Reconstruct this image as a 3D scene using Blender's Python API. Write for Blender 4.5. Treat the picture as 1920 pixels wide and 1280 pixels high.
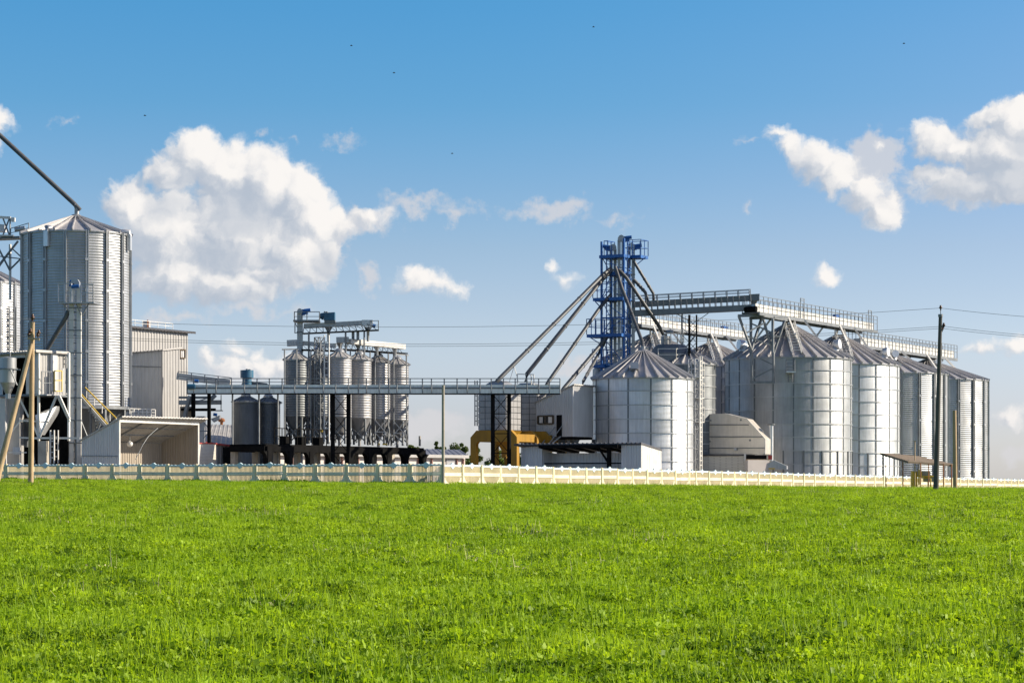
import bpy, math, random
import numpy as np
from mathutils import Vector, Matrix
random.seed(7)
rng = np.random.default_rng(7)
sc = bpy.context.scene
for o in list(bpy.data.objects):
    bpy.data.objects.remove(o)
# ------------------------------------------------------------------ camera, sky, sun, exposure
EYE, F, CX, HY = 1.8, 4500.0, 960.0, 908.0     # eye height; focal length, centre and horizon in pixels of a 1920 wide frame
cam = bpy.data.cameras.new('camera'); cam_o = bpy.data.objects.new('camera', cam)
sc.collection.objects.link(cam_o); sc.camera = cam_o
cam_o.location = (0, 0, EYE); cam_o.rotation_euler = (math.radians(90), 0, 0)
cam.sensor_width = 36; cam.lens = 36*F/1920; cam.shift_y = (HY-640)/1920
cam.clip_start = 0.5; cam.clip_end = 20000
sc.view_settings.view_transform = 'Standard'; sc.view_settings.look = 'None'
sc.view_settings.gamma = 1; sc.view_settings.use_curve_mapping = False
sc.view_settings.exposure = 0.7
sc.cycles.max_bounces = 6; sc.cycles.transparent_max_bounces = 8
SUN_EL, SUN_AZ = math.radians(27), math.radians(85)       # azimuth clockwise from +Y
sun_dir = Vector((math.sin(SUN_AZ)*math.cos(SUN_EL), math.cos(SUN_AZ)*math.cos(SUN_EL), math.sin(SUN_EL)))
sl = bpy.data.lights.new('sun', 'SUN'); sl.energy = 4.8; sl.angle = math.radians(0.53); sl.color = (1, .88, .70)
so = bpy.data.objects.new('sun', sl); sc.collection.objects.link(so)
so.rotation_euler = (-sun_dir).to_track_quat('-Z', 'Y').to_euler(); so.location = (60, 0, 60)

world = bpy.data.worlds.new('World'); sc.world = world; world.use_nodes = True
class NT:
    def __init__(s, tree): s.t = tree; s.n = tree.nodes; s.l = tree.links
    def node(s, typ, **kw):
        nd = s.n.new(typ)
        for k, v in kw.items(): setattr(nd, k, v)
        return nd
    def put(s, sock, v):
        if isinstance(v, bpy.types.NodeSocket): s.l.new(v, sock)
        elif v is not None: sock.default_value = v
    def m(s, op, a, b=None, c=None, clamp=False):
        nd = s.node('ShaderNodeMath', operation=op, use_clamp=clamp)
        for i, v in enumerate((a, b, c)): s.put(nd.inputs[i], v)
        return nd.outputs[0]
    def vm(s, op, a, b=None, c=None):
        nd = s.node('ShaderNodeVectorMath', operation=op)
        for i, v in enumerate((a, b, c)): s.put(nd.inputs[i], v)
        return nd.outputs['Value'] if op in ('LENGTH', 'DOT_PRODUCT') else nd.outputs[0]
    def mix(s, f, a, b, bt='MIX'):
        nd = s.node('ShaderNodeMix', data_type='RGBA', blend_type=bt)
        s.put(nd.inputs[0], f); s.put(nd.inputs[6], a); s.put(nd.inputs[7], b)
        return nd.outputs[2]
    def sstep(s, v, a, b, t0=0.0, t1=1.0):
        nd = s.node('ShaderNodeMapRange', interpolation_type='SMOOTHSTEP')
        s.put(nd.inputs[0], v); s.put(nd.inputs[1], a); s.put(nd.inputs[2], b); s.put(nd.inputs[3], t0); s.put(nd.inputs[4], t1)
        return nd.outputs[0]
    def noise(s, vec, scale, det=4, rough=.55, dim='3D', lac=2.0):
        nd = s.node('ShaderNodeTexNoise', noise_dimensions=dim)
        s.put(nd.inputs['Vector'], vec); nd.inputs['Scale'].default_value = scale
        nd.inputs['Detail'].default_value = det; nd.inputs['Roughness'].default_value = rough
        nd.inputs['Lacunarity'].default_value = lac
        return nd.outputs
    def comb(s, x, y, z):
        nd = s.node('ShaderNodeCombineXYZ')
        for i, v in enumerate((x, y, z)): s.put(nd.inputs[i], v)
        return nd.outputs[0]
    def sep(s, v):
        nd = s.node('ShaderNodeSeparateXYZ'); s.put(nd.inputs[0], v); return nd.outputs

# cumulus puffs: azimuth / elevation centres and radii, written in the photograph's pixels and turned into angles
CUM = [(375,300,66,54),(325,335,62,44),(430,335,84,68),(505,350,84,70),(562,372,66,70),(590,425,62,72),(250,395,58,58),(232,400,44,46),
 (320,445,112,86),(450,440,140,108),(560,480,88,78),(330,520,106,50),(430,535,110,46),(505,520,70,38),(612,470,38,40),(640,430,30,30),(690,408,44,24),
 (400,672,24,22),(448,664,36,24),(442,692,60,34),(498,692,30,28),(486,668,22,18),(532,692,42,30),
 (1455,262,30,18),(1482,280,34,24),(1530,312,62,44),(1568,332,48,42),(1618,372,50,44),(1650,402,42,42),
 (1745,274,56,38),(1782,294,50,38),(1716,264,28,16),(1832,322,54,34),(1641,290,13,12),(1850,242,60,32),(1895,245,72,52),(1870,300,92,62),(1885,352,120,52),(1795,362,115,40),(1740,345,64,34),(1917,215,12,24),
 (800,532,64,28),(852,540,32,16),(770,522,32,18),(1060,528,36,18),(1042,508,18,14),(1552,522,30,20),(1895,652,46,20),(1830,660,62,15),(1885,782,34,22),(10,242,34,26),(0,285,28,18)]
THIN = [(790,385,80,20),(742,368,30,14),(850,400,60,14),(1045,392,60,26),(995,402,60,13),(1150,412,44,10),(632,261,36,11),(490,262,16,13),(556,277,18,6),
 (120,236,24,10),(1410,270,30,8),(1395,400,16,12),(690,525,26,34),(800,800,120,40),(1890,850,40,26),(480,585,120,16),(330,590,70,16),(640,455,24,70),(1640,310,60,60),(1800,380,150,18),(680,410,80,30),(1120,690,120,30),(300,660,60,30)]
def blob_group(name, blobs, k):
    g = bpy.data.node_groups.new(name, 'ShaderNodeTree')
    g.interface.new_socket('P', in_out='INPUT', socket_type='NodeSocketVector')
    g.interface.new_socket('F', in_out='OUTPUT', socket_type='NodeSocketFloat')
    t = NT(g); gi = t.node('NodeGroupInput'); go = t.node('NodeGroupOutput'); acc = None
    for (x, y, rx, ry) in blobs:
        cx, cy, rx, ry = (x-CX)/100, (HY-y)/100, rx/100, ry/100
        q = t.vm('MULTIPLY_ADD', gi.outputs[0], (1/rx, 1/ry, 0), (-cx/rx, -cy/ry, 0))
        d = t.m('MULTIPLY', t.m('SUBTRACT', 1.0, t.vm('LENGTH', q)), min(1.0, 1.7*min(rx, ry)))
        acc = d if acc is None else t.m('SMOOTH_MAX', acc, d, k)
    t.l.new(acc, go.inputs[0]); return g
W = NT(world.node_tree); W.n.clear()
tc = W.node('ShaderNodeTexCoord').outputs['Generated']
dx, dy, dz = W.sep(tc)[0:3]
az = W.m('ARCTAN2', dx, dy); el = W.m('ARCSINE', dz)
P0 = W.comb(W.m('MULTIPLY', az, F/100), W.m('MULTIPLY', el, F/100), 0.0)
def warp(p, a1=.42, a2=.17):
    n1 = W.vm('SUBTRACT', W.noise(p, 1.3, 2, dim='2D')[1], (.5, .5, .5))
    n2 = W.vm('SUBTRACT', W.noise(p, 5.0, 3, .6, dim='2D')[1], (.5, .5, .5))
    return W.vm('ADD', W.vm('MULTIPLY_ADD', n1, (a1, a1, 0), p), W.vm('MULTIPLY', n2, (a2, a2, 0)))
GREY = [(1890,348,96,44),(1795,370,100,26),(1912,292,46,36),(1715,322,52,30),(352,345,46,22),(420,482,72,26),(455,405,74,52),(312,400,32,22),(390,562,120,24),(1495,335,38,40),(1590,400,40,30),(620,500,40,40),(250,480,40,50)]  # hand-placed patches that paint grey shade into the clouds
gS = blob_group('cloud_shade_field', GREY, .15)
gC, gT = blob_group('cumulus_field', CUM, .12), blob_group('wisp_field', THIN, .15)
gG = bpy.data.node_groups.new('cumulus_height', 'ShaderNodeTree')
gG.interface.new_socket('P', in_out='INPUT', socket_type='NodeSocketVector')
gG.interface.new_socket('F', in_out='OUTPUT', socket_type='NodeSocketFloat')
G = NT(gG); gi = G.node('NodeGroupInput'); go = G.node('NodeGroupOutput')
b = G.node('ShaderNodeGroup'); b.node_tree = gC; G.put(b.inputs[0], gi.outputs[0])
vo = G.node('ShaderNodeTexVoronoi', feature='SMOOTH_F1', voronoi_dimensions='2D'); vo.inputs['Scale'].default_value = 2.6; vo.inputs['Smoothness'].default_value = .5; G.put(vo.inputs['Vector'], gi.outputs[0])
nz = G.noise(gi.outputs[0], 3.0, 6, .60, dim='2D')[0]
hh = G.m('ADD', b.outputs[0], G.m('MULTIPLY', G.m('SUBTRACT', .40, vo.outputs['Distance']), .22))
hh = G.m('ADD', hh, G.m('MULTIPLY', G.m('SUBTRACT', nz, .48), .44))
G.l.new(hh, go.inputs[0])
def height(p):
    g = W.node('ShaderNodeGroup'); g.node_tree = gG; W.put(g.inputs[0], p); return g.outputs[0]
pw = warp(P0)
h0 = height(pw)
h1 = height(W.vm('ADD', pw, (.11, .075, 0)))
h2 = height(W.vm('ADD', pw, (.40, .30, 0)))
alpha = W.sstep(h0, -.05, .30)
lit = W.m('ADD', W.m('MULTIPLY', W.m('SUBTRACT', h0, h1), 1.5), W.m('MULTIPLY', W.m('SUBTRACT', h0, h2), .75))
lit = W.sstep(lit, -.75, .72)
gs_ = W.node('ShaderNodeGroup'); gs_.node_tree = gS; W.put(gs_.inputs[0], pw)
lit = W.m('MULTIPLY', lit, W.sstep(gs_.outputs[0], -.25, .45, 1.0, .38))
# wisps and the general scatter of small clouds over the rest of the sky
gt = W.node('ShaderNodeGroup'); gt.node_tree = gT; W.put(gt.inputs[0], warp(P0, .7, .35))
wn = W.noise(P0, 2.2, 5, .62, dim='2D')[0]
thin = W.m('MULTIPLY', W.sstep(W.m('ADD', gt.outputs[0], W.m('MULTIPLY', W.m('SUBTRACT', wn, .5), .6)), -.05, .36), .74)
inpatch = W.m('MULTIPLY', W.sstep(W.m('ABSOLUTE', az), .26, .34, 1, 0), W.sstep(el, .22, .30, 1, 0))
gn = W.noise(tc, 3.1, 7, .6)[0]
gen = W.m('MULTIPLY', W.m('MULTIPLY', W.sstep(gn, .55, .68), .8), W.m('SUBTRACT', 1.0, inpatch))
SUNR = SUN_AZ
SKYT = [(0.0, (1.38, 1.44, 1.92)), (0.0228, (1.26, 1.26, 1.7)), (0.0476, (1.28, 1.25, 1.54)), (0.062, (1.17, 1.17, 1.42)), (0.078, (1.04, 1.11, 1.33)), (0.1, (0.8, 1.05, 1.31)), (0.126, (0.55, 1.015, 1.307)), (0.158, (0.43, 1.02, 1.35)), (0.3, (0.5, 1.0, 1.3)), (0.55, (0.72, 1.0, 1.15)), (1.0, (0.8, 1.0, 1.1))]
sky = W.node('ShaderNodeTexSky', sky_type='NISHITA', sun_disc=False, sun_elevation=SUN_EL, sun_rotation=SUNR, altitude=100, air_density=1.0, dust_density=.6, ozone_density=2.5)
rp = W.node('ShaderNodeValToRGB'); W.put(rp.inputs[0], W.m('MULTIPLY', el, .8))
for i, (p_, c_) in enumerate(SKYT):
    e_ = rp.color_ramp.elements[i] if i < 2 else rp.color_ramp.elements.new(p_)
    e_.position = p_; e_.color = c_+(1,)
skyc = W.mix(1.0, sky.outputs[0], rp.outputs[0], 'MULTIPLY')
hz = W.m('MULTIPLY', W.sstep(az, -.05, .45), W.sstep(el, .06, .2))     # paler air towards the sun
skyc = W.mix(1.0, skyc, W.comb(W.m('ADD', 1.0, W.m('MULTIPLY', hz, .9)), W.m('ADD', 1.0, W.m('MULTIPLY', hz, .08)), 1.0), 'MULTIPLY')
shade = W.mix(lit, (4.5, 5.05, 5.9, 1), (9.3, 8.95, 8.6, 1))
shade = W.mix(W.m('MULTIPLY', W.sstep(el, .0, .07, 1, 0), .35), shade, (7.0, 6.7, 6.9, 1))
c = W.mix(thin, skyc, (6.6, 6.5, 6.7, 1))
c = W.mix(gen, c, (6.4, 6.4, 6.6, 1))
c = W.mix(W.m('MULTIPLY', alpha, .97), c, shade)
bg = W.node('ShaderNodeBackground'); W.put(bg.inputs[0], c); bg.inputs[1].default_value = 0.065
W.l.new(bg.outputs[0], W.node('ShaderNodeOutputWorld').inputs[0])
world.cycles.sampling_method = 'MANUAL'; world.cycles.sample_map_resolution = 512

# ------------------------------------------------------------------ helpers
BD, AD = Vector((.485, .8745, 0)), Vector((-.8745, .485, 0))    # the plant's two ground axes: away to the right, away to the left
UP = Vector((0, 0, 1))
def V(*a): return Vector(a)
def P(px, py, D): return Vector(((px-CX)/F*D, D, EYE+(HY-py)/F*D))
def PZ(px, D, z): return Vector(((px-CX)/F*D, D, z))
def Zp(py, D): return EYE+(HY-py)/F*D
def along(p, d, px):                        # point on the line p + s d (ground plane) seen at column px
    k = (px-CX)/F
    s = (k*p.y-p.x)/(d.x-k*d.y)
    return p+d*s
CORNER = Vector((-3.50, 121.0, 0))
FB = Vector((.478, .8784, 0)).normalized(); FA = Vector((-.8455, .534, 0)).normalized()
def smooth(a, b, x):
    t = min(1, max(0, (x-a)/(b-a))); return t*t*(3-2*t)
def gz(x, y):
    d = Vector((x, y, 0))-CORNER
    sb, sa = d.dot(FB), d.dot(FA)
    base = 1.65*min(1, max(-.3, (y-5)/112))
    tilt = -.0065*min(110, max(0, sb))+.0085*min(70, max(-20, sa))
    far = max(0, y-330)*.002
    return base+tilt*smooth(40, 118, y)*(1-smooth(300, 600, y))-min(far, 6)
def G_(p): return gz(p.x, p.y)
ORG = {}
class MB:
    def __init__(s): s.v = []; s.f = []; s.sm = []
    def add(s, vs, fs, smooth=False):
        k = len(s.v); s.v += [tuple(p) for p in vs]
        for f in fs: s.f.append(tuple(i+k for i in f)); s.sm.append(smooth)
        return s
    def obox(s, c, ex, ey, ez):             # centre and three half-extent vectors
        c = Vector(c); vs = [c+ex*i+ey*j+ez*k for k in (-1, 1) for j in (-1, 1) for i in (-1, 1)]
        return s.add(vs, [(0, 2, 3, 1), (4, 5, 7, 6), (0, 1, 5, 4), (2, 6, 7, 3), (0, 4, 6, 2), (1, 3, 7, 5)])
    def box(s, x0, y0, z0, x1, y1, z1):
        return s.obox(((x0+x1)/2, (y0+y1)/2, (z0+z1)/2), V((x1-x0)/2, 0, 0), V(0, (y1-y0)/2, 0), V(0, 0, (z1-z0)/2))
    def abox(s, p, la, lb, z0, z1):         # box from corner p, running la along AD and lb along BD
        c = Vector((p.x, p.y, (z0+z1)/2))+AD*(la/2)+BD*(lb/2)
        return s.obox(c, AD*(la/2), BD*(lb/2), UP*((z1-z0)/2))
    def bar(s, p0, p1, w, h=None):
        p0, p1 = Vector(p0), Vector(p1); d = p1-p0
        if d.length < 1e-6: return s
        d.normalize(); r = UP if abs(d.z) < .9 else BD
        x = d.cross(r).normalized(); y = x.cross(d)
        return s.obox((p0+p1)/2, x*(w/2), y*((h or w)/2), d*((p1-p0).length/2))
    def tube(s, pts, r, n=8, cap=True, smooth=True):
        pts = [Vector(p) for p in pts]; rings = []; k = len(s.v)
        rs = r if isinstance(r, (list, tuple)) else [r]*len(pts)
        for i, p in enumerate(pts):
            d = (pts[min(i+1, len(pts)-1)]-pts[max(i-1, 0)]).normalized()
            ref = UP if abs(d.z) < .95 else BD
            x = d.cross(ref).normalized(); y = x.cross(d)
            rings.append([p+(x*math.cos(2*math.pi*j/n)+y*math.sin(2*math.pi*j/n))*rs[i] for j in range(n)])
        vs = [q for R in rings for q in R]
        fs = [(i*n+j, i*n+(j+1) % n, (i+1)*n+(j+1) % n, (i+1)*n+j) for i in range(len(pts)-1) for j in range(n)]
        s.add(vs, fs, smooth)
        if cap: s.add(rings[0], [tuple(range(n))[::-1]]); s.add(rings[-1], [tuple(range(n))])
        return s
    def lathe(s, prof, c, n=32, a0=0, a1=2*math.pi, smooth=True, breaks=False):
        full = abs(a1-a0-2*math.pi) < 1e-6; m = n if full else n+1
        segs = [prof] if not breaks else [prof[i:i+2] for i in range(len(prof)-1)]
        for pr in segs:
            vs = [(c[0]+r*math.cos(a0+(a1-a0)*j/n), c[1]+r*math.sin(a0+(a1-a0)*j/n), z) for r, z in pr for j in range(m)]
            fs = [(i*m+j, i*m+(j+1) % m, (i+1)*m+(j+1) % m, (i+1)*m+j) for i in range(len(pr)-1) for j in range(n)]
            s.add(vs, fs, smooth)
        return s
    def prism(s, poly, ext):                # polygon (list of 3d points) extruded by a vector
        n = len(poly); a = [Vector(p) for p in poly]; e = Vector(ext)
        return s.add(a+[p+e for p in a], [tuple(range(n))[::-1], tuple(range(n, 2*n))]+[(i, (i+1) % n, n+(i+1) % n, n+i) for i in range(n)])
    def corr(s, p0, p1, z0, z1a, z1b=None, pitch=.22, depth=.035, nrm=None, th=.02):   # ribbed sheet wall between two ground points
        z1b = z1a if z1b is None else z1b
        p0, p1 = Vector((p0[0], p0[1], 0)), Vector((p1[0], p1[1], 0)); d = p1-p0; L = d.length; d.normalize()
        nr = nrm or Vector((d.y, -d.x, 0)); n = max(1, round(L/pitch)); xs = []
        for i in range(n):
            for t, o in ((0, 0), (.45, 0), (.55, 1), (.9, 1)): xs.append(((i+t)*L/n, o))
        xs.append((L, 0)); vs = []
        for side in (0, -th):
            for x, o in xs:
                q = p0+d*x+nr*(o*depth+side); t = x/L
                vs += [(q.x, q.y, z0), (q.x, q.y, z1a+(z1b-z1a)*t)]
        m = len(xs)
        fs = [(2*i, 2*i+2, 2*i+3, 2*i+1) for i in range(m-1)]+[(2*m+2*i, 2*m+2*i+1, 2*m+2*i+3, 2*m+2*i+2) for i in range(m-1)]
        return s.add(vs, fs)
    def slope(s, a, b, c, d, th=.06, pitch=.25, depth=.03):   # ribbed roof sheet: a-b lower edge, d-c upper edge (ribs run a->d)
        a, b, c, d = map(Vector, (a, b, c, d)); nr = (b-a).cross(d-a).normalized()
        if nr.z < 0: nr = -nr
        L = (b-a).length; n = max(1, round(L/pitch)); xs = []
        for i in range(n):
            for t, o in ((0, 0), (.6, 0), (.68, 1), (.92, 1)): xs.append(((i+t)/n, o))
        xs.append((1, 0)); vs = []
        for side in (0, -th):
            for t, o in xs:
                k = nr*(o*depth+side); vs += [a.lerp(b, t)+k, d.lerp(c, t)+k]
        m = len(xs)
        fs = [(2*i, 2*i+2, 2*i+3, 2*i+1) for i in range(m-1)]+[(2*m+2*i, 2*m+2*i+1, 2*m+2*i+3, 2*m+2*i+2) for i in range(m-1)]
        for e in (0, 1): fs += [(2*i+e, 2*m+2*i+e, 2*m+2*i+2+e, 2*i+2+e) for i in range(m-1)]
        fs += [(0, 1, 2*m+1, 2*m), (2*m-2, 4*m-2, 4*m-1, 2*m-1)]
        return s.add(vs, fs)
    def ladder(s, p0, p1, w, side, step=.3, r=.025):
        p0, p1, side = Vector(p0), Vector(p1), Vector(side).normalized()*(w/2)
        s.bar(p0-side, p1-side, r*2); s.bar(p0+side, p1+side, r*2)
        n = int((p1-p0).length/step)
        for i in range(1, n):
            q = p0.lerp(p1, i/n); s.bar(q-side, q+side, r*1.6)
        return s
    def rail(s, pts, h=1.1, sp=1.2, r=.05, mids=(.5,), posts=True):
        pts = [Vector(p) for p in pts]
        for a, b2 in zip(pts, pts[1:]):
            s.bar(a+UP*h, b2+UP*h, r)
            for m in mids: s.bar(a+UP*h*m, b2+UP*h*m, r*.8)
            n = max(1, round((b2-a).length/sp))
            if posts:
                for i in range(n+1): q = a.lerp(b2, i/n); s.bar(q, q+UP*h, r)
        return s
    def lattice(s, base, la, lb, z0, z1, n, w=.1, br=.05, da=None, db=None, post=True):   # square lattice mast from corner base
        da, db = da or AD, db or BD
        cs = [Vector((base.x, base.y, 0))+da*i*la+db*j*lb for i, j in ((0, 0), (1, 0), (1, 1), (0, 1))]
        if post:
            for c in cs: s.bar(c+UP*z0, c+UP*z1, w)
        for k in range(n):
            za, zb = z0+(z1-z0)*k/n, z0+(z1-z0)*(k+1)/n
            for i in range(4):
                a, b2 = cs[i], cs[(i+1) % 4]
                s.bar(a+UP*zb, b2+UP*zb, br)
                if (k+i) % 2: s.bar(a+UP*za, b2+UP*zb, br)
                else: s.bar(b2+UP*za, a+UP*zb, br)
        return s
    def mesh(s, name, mat, o=V(0, 0, 0)):
        me = bpy.data.meshes.new(name)
        me.from_pydata([(x-o.x, y-o.y, z-o.z) for x, y, z in s.v], [], s.f)
        me.materials.append(mat); me.polygons.foreach_set('use_smooth', s.sm); me.update()
        return me
    def build(s, name, mat, parent=None, **kw):
        o = ORG[parent.name] if parent else V(0, 0, 0)
        return place(s.mesh(name, mat, o), name, parent, **kw)
def place(me, name, parent=None, loc=(0, 0, 0), rz=0.0, org=None, label=None, kind=None):
    ob = bpy.data.objects.new(name, me); sc.collection.objects.link(ob)
    ob.location = loc; ob.rotation_euler = (0, 0, rz)
    if parent: ob.parent = parent; ORG[ob.name] = ORG[parent.name]
    if label: ob['label'] = label
    if kind: ob['kind'] = kind
    return ob
def thing(name, loc, label, cat, group=None):
    e = bpy.data.objects.new(name, None); sc.collection.objects.link(e); e.empty_display_size = .5
    e.location = loc; ORG[e.name] = Vector(loc); e['label'] = label; e['category'] = cat
    if group: e['group'] = group
    return e
def solo(mb, name, mat, label, cat, group=None, org=None):      # a thing that is one mesh
    o = Vector(org) if org is not None else Vector(mb.v[0])
    ob = place(mb.mesh(name, mat, o), name); ob.location = o; ORG[ob.name] = o
    ob['label'] = label; ob['category'] = cat
    if group: ob['group'] = group
    return ob
def child(name, mat, parent, fn, **kw):
    m = MB(); fn(m); return m.build(name, mat, parent, **kw)

# ------------------------------------------------------------------ materials
def mat(name, col, rough=.6, metal=0.0, var=.12, scale=1.5, bump=0.0, streak=0.0, dirt=None, spec=.5, detail=5, wave=0.0, tint=.06):
    m = bpy.data.materials.new(name); m.use_nodes = True; t = NT(m.node_tree)
    bs = m.node_tree.nodes['Principled BSDF']
    pos = t.node('ShaderNodeNewGeometry').outputs['Position']
    n1 = t.noise(pos, scale, detail, .6)[0]
    fac = n1
    if streak:
        pv = t.vm('MULTIPLY', pos, (4.0, 4.0, .25)); n2 = t.noise(pv, 2.0, 4, .6)[0]
        fac = t.m('ADD', t.m('MULTIPLY', n1, 1-streak), t.m('MULTIPLY', n2, streak))
    lo = tuple(c*(1-var) for c in col)+(1,); hi = tuple(min(1, c*(1+var)) for c in col)+(1,)
    colr = t.mix(t.sstep(fac, .32, .68), lo, hi)
    if dirt:
        dn = t.noise(t.vm('MULTIPLY', pos, (1.6, 1.6, .5)), 1.3, 6, .65)[0]
        colr = t.mix(t.m('MULTIPLY', t.sstep(dn, .5, .75), dirt[1]), colr, tuple(dirt[0])+(1,))
    # each object a hair lighter or darker than the next
    rnd = t.node('ShaderNodeObjectInfo').outputs['Random']
    colr = t.mix(1.0, colr, t.comb(*[t.m('ADD', 1-tint, t.m('MULTIPLY', rnd, 2*tint))]*3), 'MULTIPLY')
    t.put(bs.inputs['Base Color'], colr)
    bs.inputs['Metallic'].default_value = metal
    t.put(bs.inputs['Roughness'], t.m('ADD', rough-.06, t.m('MULTIPLY', fac, .12)))
    bs.inputs['Specular IOR Level'].default_value = spec
    if wave:
        bp = t.node('ShaderNodeBump'); bp.inputs['Strength'].default_value = wave; bp.inputs['Distance'].default_value = .05
        t.put(bp.inputs['Height'], t.noise(t.vm('MULTIPLY', pos, (1, 1, .35)), 1.1, 2)[0]); t.put(bs.inputs['Normal'], bp.outputs[0])
    if bump:
        bp = t.node('ShaderNodeBump'); bp.inputs['Strength'].default_value = bump; bp.inputs['Distance'].default_value = .02
        t.put(bp.inputs['Height'], t.noise(pos, scale*6, 4)[0]); t.put(bs.inputs['Normal'], bp.outputs[0])
    return m
M = {}
M['galv'] = mat('galvanized_steel', (.39, .402, .418), .46, .66, .15, .9, streak=.5, dirt=((.36, .37, .38), .4), wave=.25, tint=.11)
M['galv_bright'] = mat('bright_galvanized_steel', (.64, .65, .665), .42, .74, .14, .8, streak=.5, dirt=((.50, .51, .52), .35), wave=.25, tint=.11)
M['galv_roof'] = mat('galvanized_roof_sheet', (.46, .45, .455), .5, .45, .10, 1.2, dirt=((.36, .35, .345), .4))
M['galv_dark'] = mat('weathered_and_shaded_galvanized_steel', (.17, .185, .20), .5, .5, .14, 1.2, streak=.4)  # dark steel parts, and the painted-in shade of silos standing in shadow
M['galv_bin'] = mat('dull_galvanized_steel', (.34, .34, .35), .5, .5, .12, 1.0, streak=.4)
M['steel'] = mat('structural_steel', (.20, .215, .23), .5, .4, .15, 2.0)
M['white_steel'] = mat('white_steel', (.66, .65, .62), .55, .1, .10, 1.5, dirt=((.45, .42, .37), .4))
M['dark'] = mat('dark_paint_and_opening_shade', (.008, .008, .0085), .9, 0, .3, 2.0, spec=.08)  # black steel, and the painted darkness inside openings
M['stainless'] = mat('stainless_cladding', (.60, .56, .50), .36, .35, .10, .9, streak=.4, wave=.4)  # pale warm base colour carries the light reflected from sunlit surroundings
M['pipe'] = mat('dull_spout_steel', (.10, .105, .112), .55, .4, .15, 1.5)
M['blue'] = mat('blue_paint', (.007, .095, .33), .5, 0, .18, 2.0)
M['teal'] = mat('blue_grey_paint', (.03, .12, .21), .45, 0, .2, 1.5)
M['yellow'] = mat('ochre_paint', (.32, .168, .007), .55, 0, .2, 1.0, streak=.5, dirt=((.15, .08, .015), .5))
M['yellow_bright'] = mat('yellow_paint', (.62, .42, .04), .5, 0, .1, 2.0)
M['sheet'] = mat('grey_wall_sheet', (.53, .53, .54), .5, .2, .10, .8, streak=.6)
M['sheet_white'] = mat('white_and_sunlit_wall_sheet', (.35, .345, .34), .55, .1, .10, .8, streak=.6)
M['sheet_tan'] = mat('tan_wall_sheet', (.36, .31, .25), .6, .05, .12, .8, streak=.6)
M['roof_grey'] = mat('grey_roof_sheet', (.36, .35, .34), .55, .2, .16, .9, dirt=((.22, .2, .18), .5))
M['roof_dark'] = mat('dark_roof_sheet', (.07, .07, .08), .6, .1, .2, 1.0)
M['slate'] = mat('slate_blue_roof', (.13, .14, .18), .6, .1, .15, 1.0)
M['glass'] = mat('window_glass', (.03, .035, .04), .12, 0, .2, 1.0)
M['red'] = mat('red_paint', (.42, .05, .04), .5, 0, .15, 2.0)
M['concrete'] = mat('concrete', (.40, .37, .32), .85, 0, .16, 2.0, bump=.4)
M['fence_body'] = mat('cream_fence_paint', (.80, .745, .57), .8, 0, .08, 1.2, bump=.15, dirt=((.46, .43, .32), .4))
M['fence_picket'] = mat('gap_shaded_fence_paint', (.60, .52, .34), .85, 0, .1, 1.2, bump=.15)  # darker than the frames: shade of the picket gaps is in the colour
M['fence_post'] = mat('pale_green_fence_paint', (.74, .66, .44), .8, 0, .08, 1.2, bump=.15)
M['fence_crest'] = mat('pale_blue_fence_paint', (.58, .70, .76), .8, 0, .06, 1.5, bump=.1)
M['wood'] = mat('weathered_wood', (.40, .29, .17), .8, 0, .22, 3.0, streak=.8, bump=.4)
M['pole'] = mat('pole_concrete', (.34, .31, .26), .85, 0, .16, 2.5, streak=.6, bump=.3)
M['pole_dark'] = mat('dark_pole', (.075, .075, .07), .85, 0, .2, 2.5, streak=.6, bump=.3)
M['wire'] = mat('wire', (.09, .10, .11), .5, .3, .1, 1.0)
M['ceramic'] = mat('insulator', (.10, .05, .03), .3, 0, .2, 2.0)
M['rust'] = mat('rusty_steel', (.30, .12, .05), .8, .1, .3, 4.0)
M['plaster'] = mat('white_plaster', (.58, .53, .50), .85, 0, .06, .8)
M['pink'] = mat('pink_brick_trim', (.36, .22, .19), .85, 0, .12, 2.0)
M['tan_roof'] = mat('old_plank_roof', (.16, .125, .095), .85, 0, .2, 2.0, streak=.3)
M['bark'] = mat('bark', (.10, .075, .05), .9, 0, .25, 5.0, bump=.5)
M['bird'] = mat('dark_feathers', (.03, .03, .03), .8)
M['gravel'] = mat('yard_gravel', (.24, .22, .19), .95, 0, .25, 2.5, bump=.5)
def brick_mat(name, c1, c2, mortar):
    m = bpy.data.materials.new(name); m.use_nodes = True; t = NT(m.node_tree); bs = m.node_tree.nodes['Principled BSDF']
    pos = t.sep(t.node('ShaderNodeNewGeometry').outputs['Position'])
    h = t.m('ADD', t.m('MULTIPLY', pos[0], .7), t.m('MULTIPLY', pos[1], .7))
    br = t.node('ShaderNodeTexBrick'); br.inputs['Color1'].default_value = c1+(1,); br.inputs['Color2'].default_value = c2+(1,); br.inputs['Mortar'].default_value = mortar+(1,)
    br.inputs['Scale'].default_value = 1; br.inputs['Brick Width'].default_value = .25; br.inputs['Row Height'].default_value = .09; br.inputs['Mortar Size'].default_value = .012
    t.put(br.inputs['Vector'], t.comb(h, pos[2], 0.0)); t.put(bs.inputs['Base Color'], br.outputs[0]); bs.inputs['Roughness'].default_value = .85
    bp = t.node('ShaderNodeBump'); bp.inputs['Strength'].default_value = .5; bp.inputs['Distance'].default_value = .01
    t.put(bp.inputs['Height'], t.m('SUBTRACT', 1.0, br.outputs[1])); t.put(bs.inputs['Normal'], bp.outputs[0])
    return m
M['brick'] = brick_mat('white_brick', (.66, .64, .58), (.58, .56, .50), (.42, .40, .36))
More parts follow.
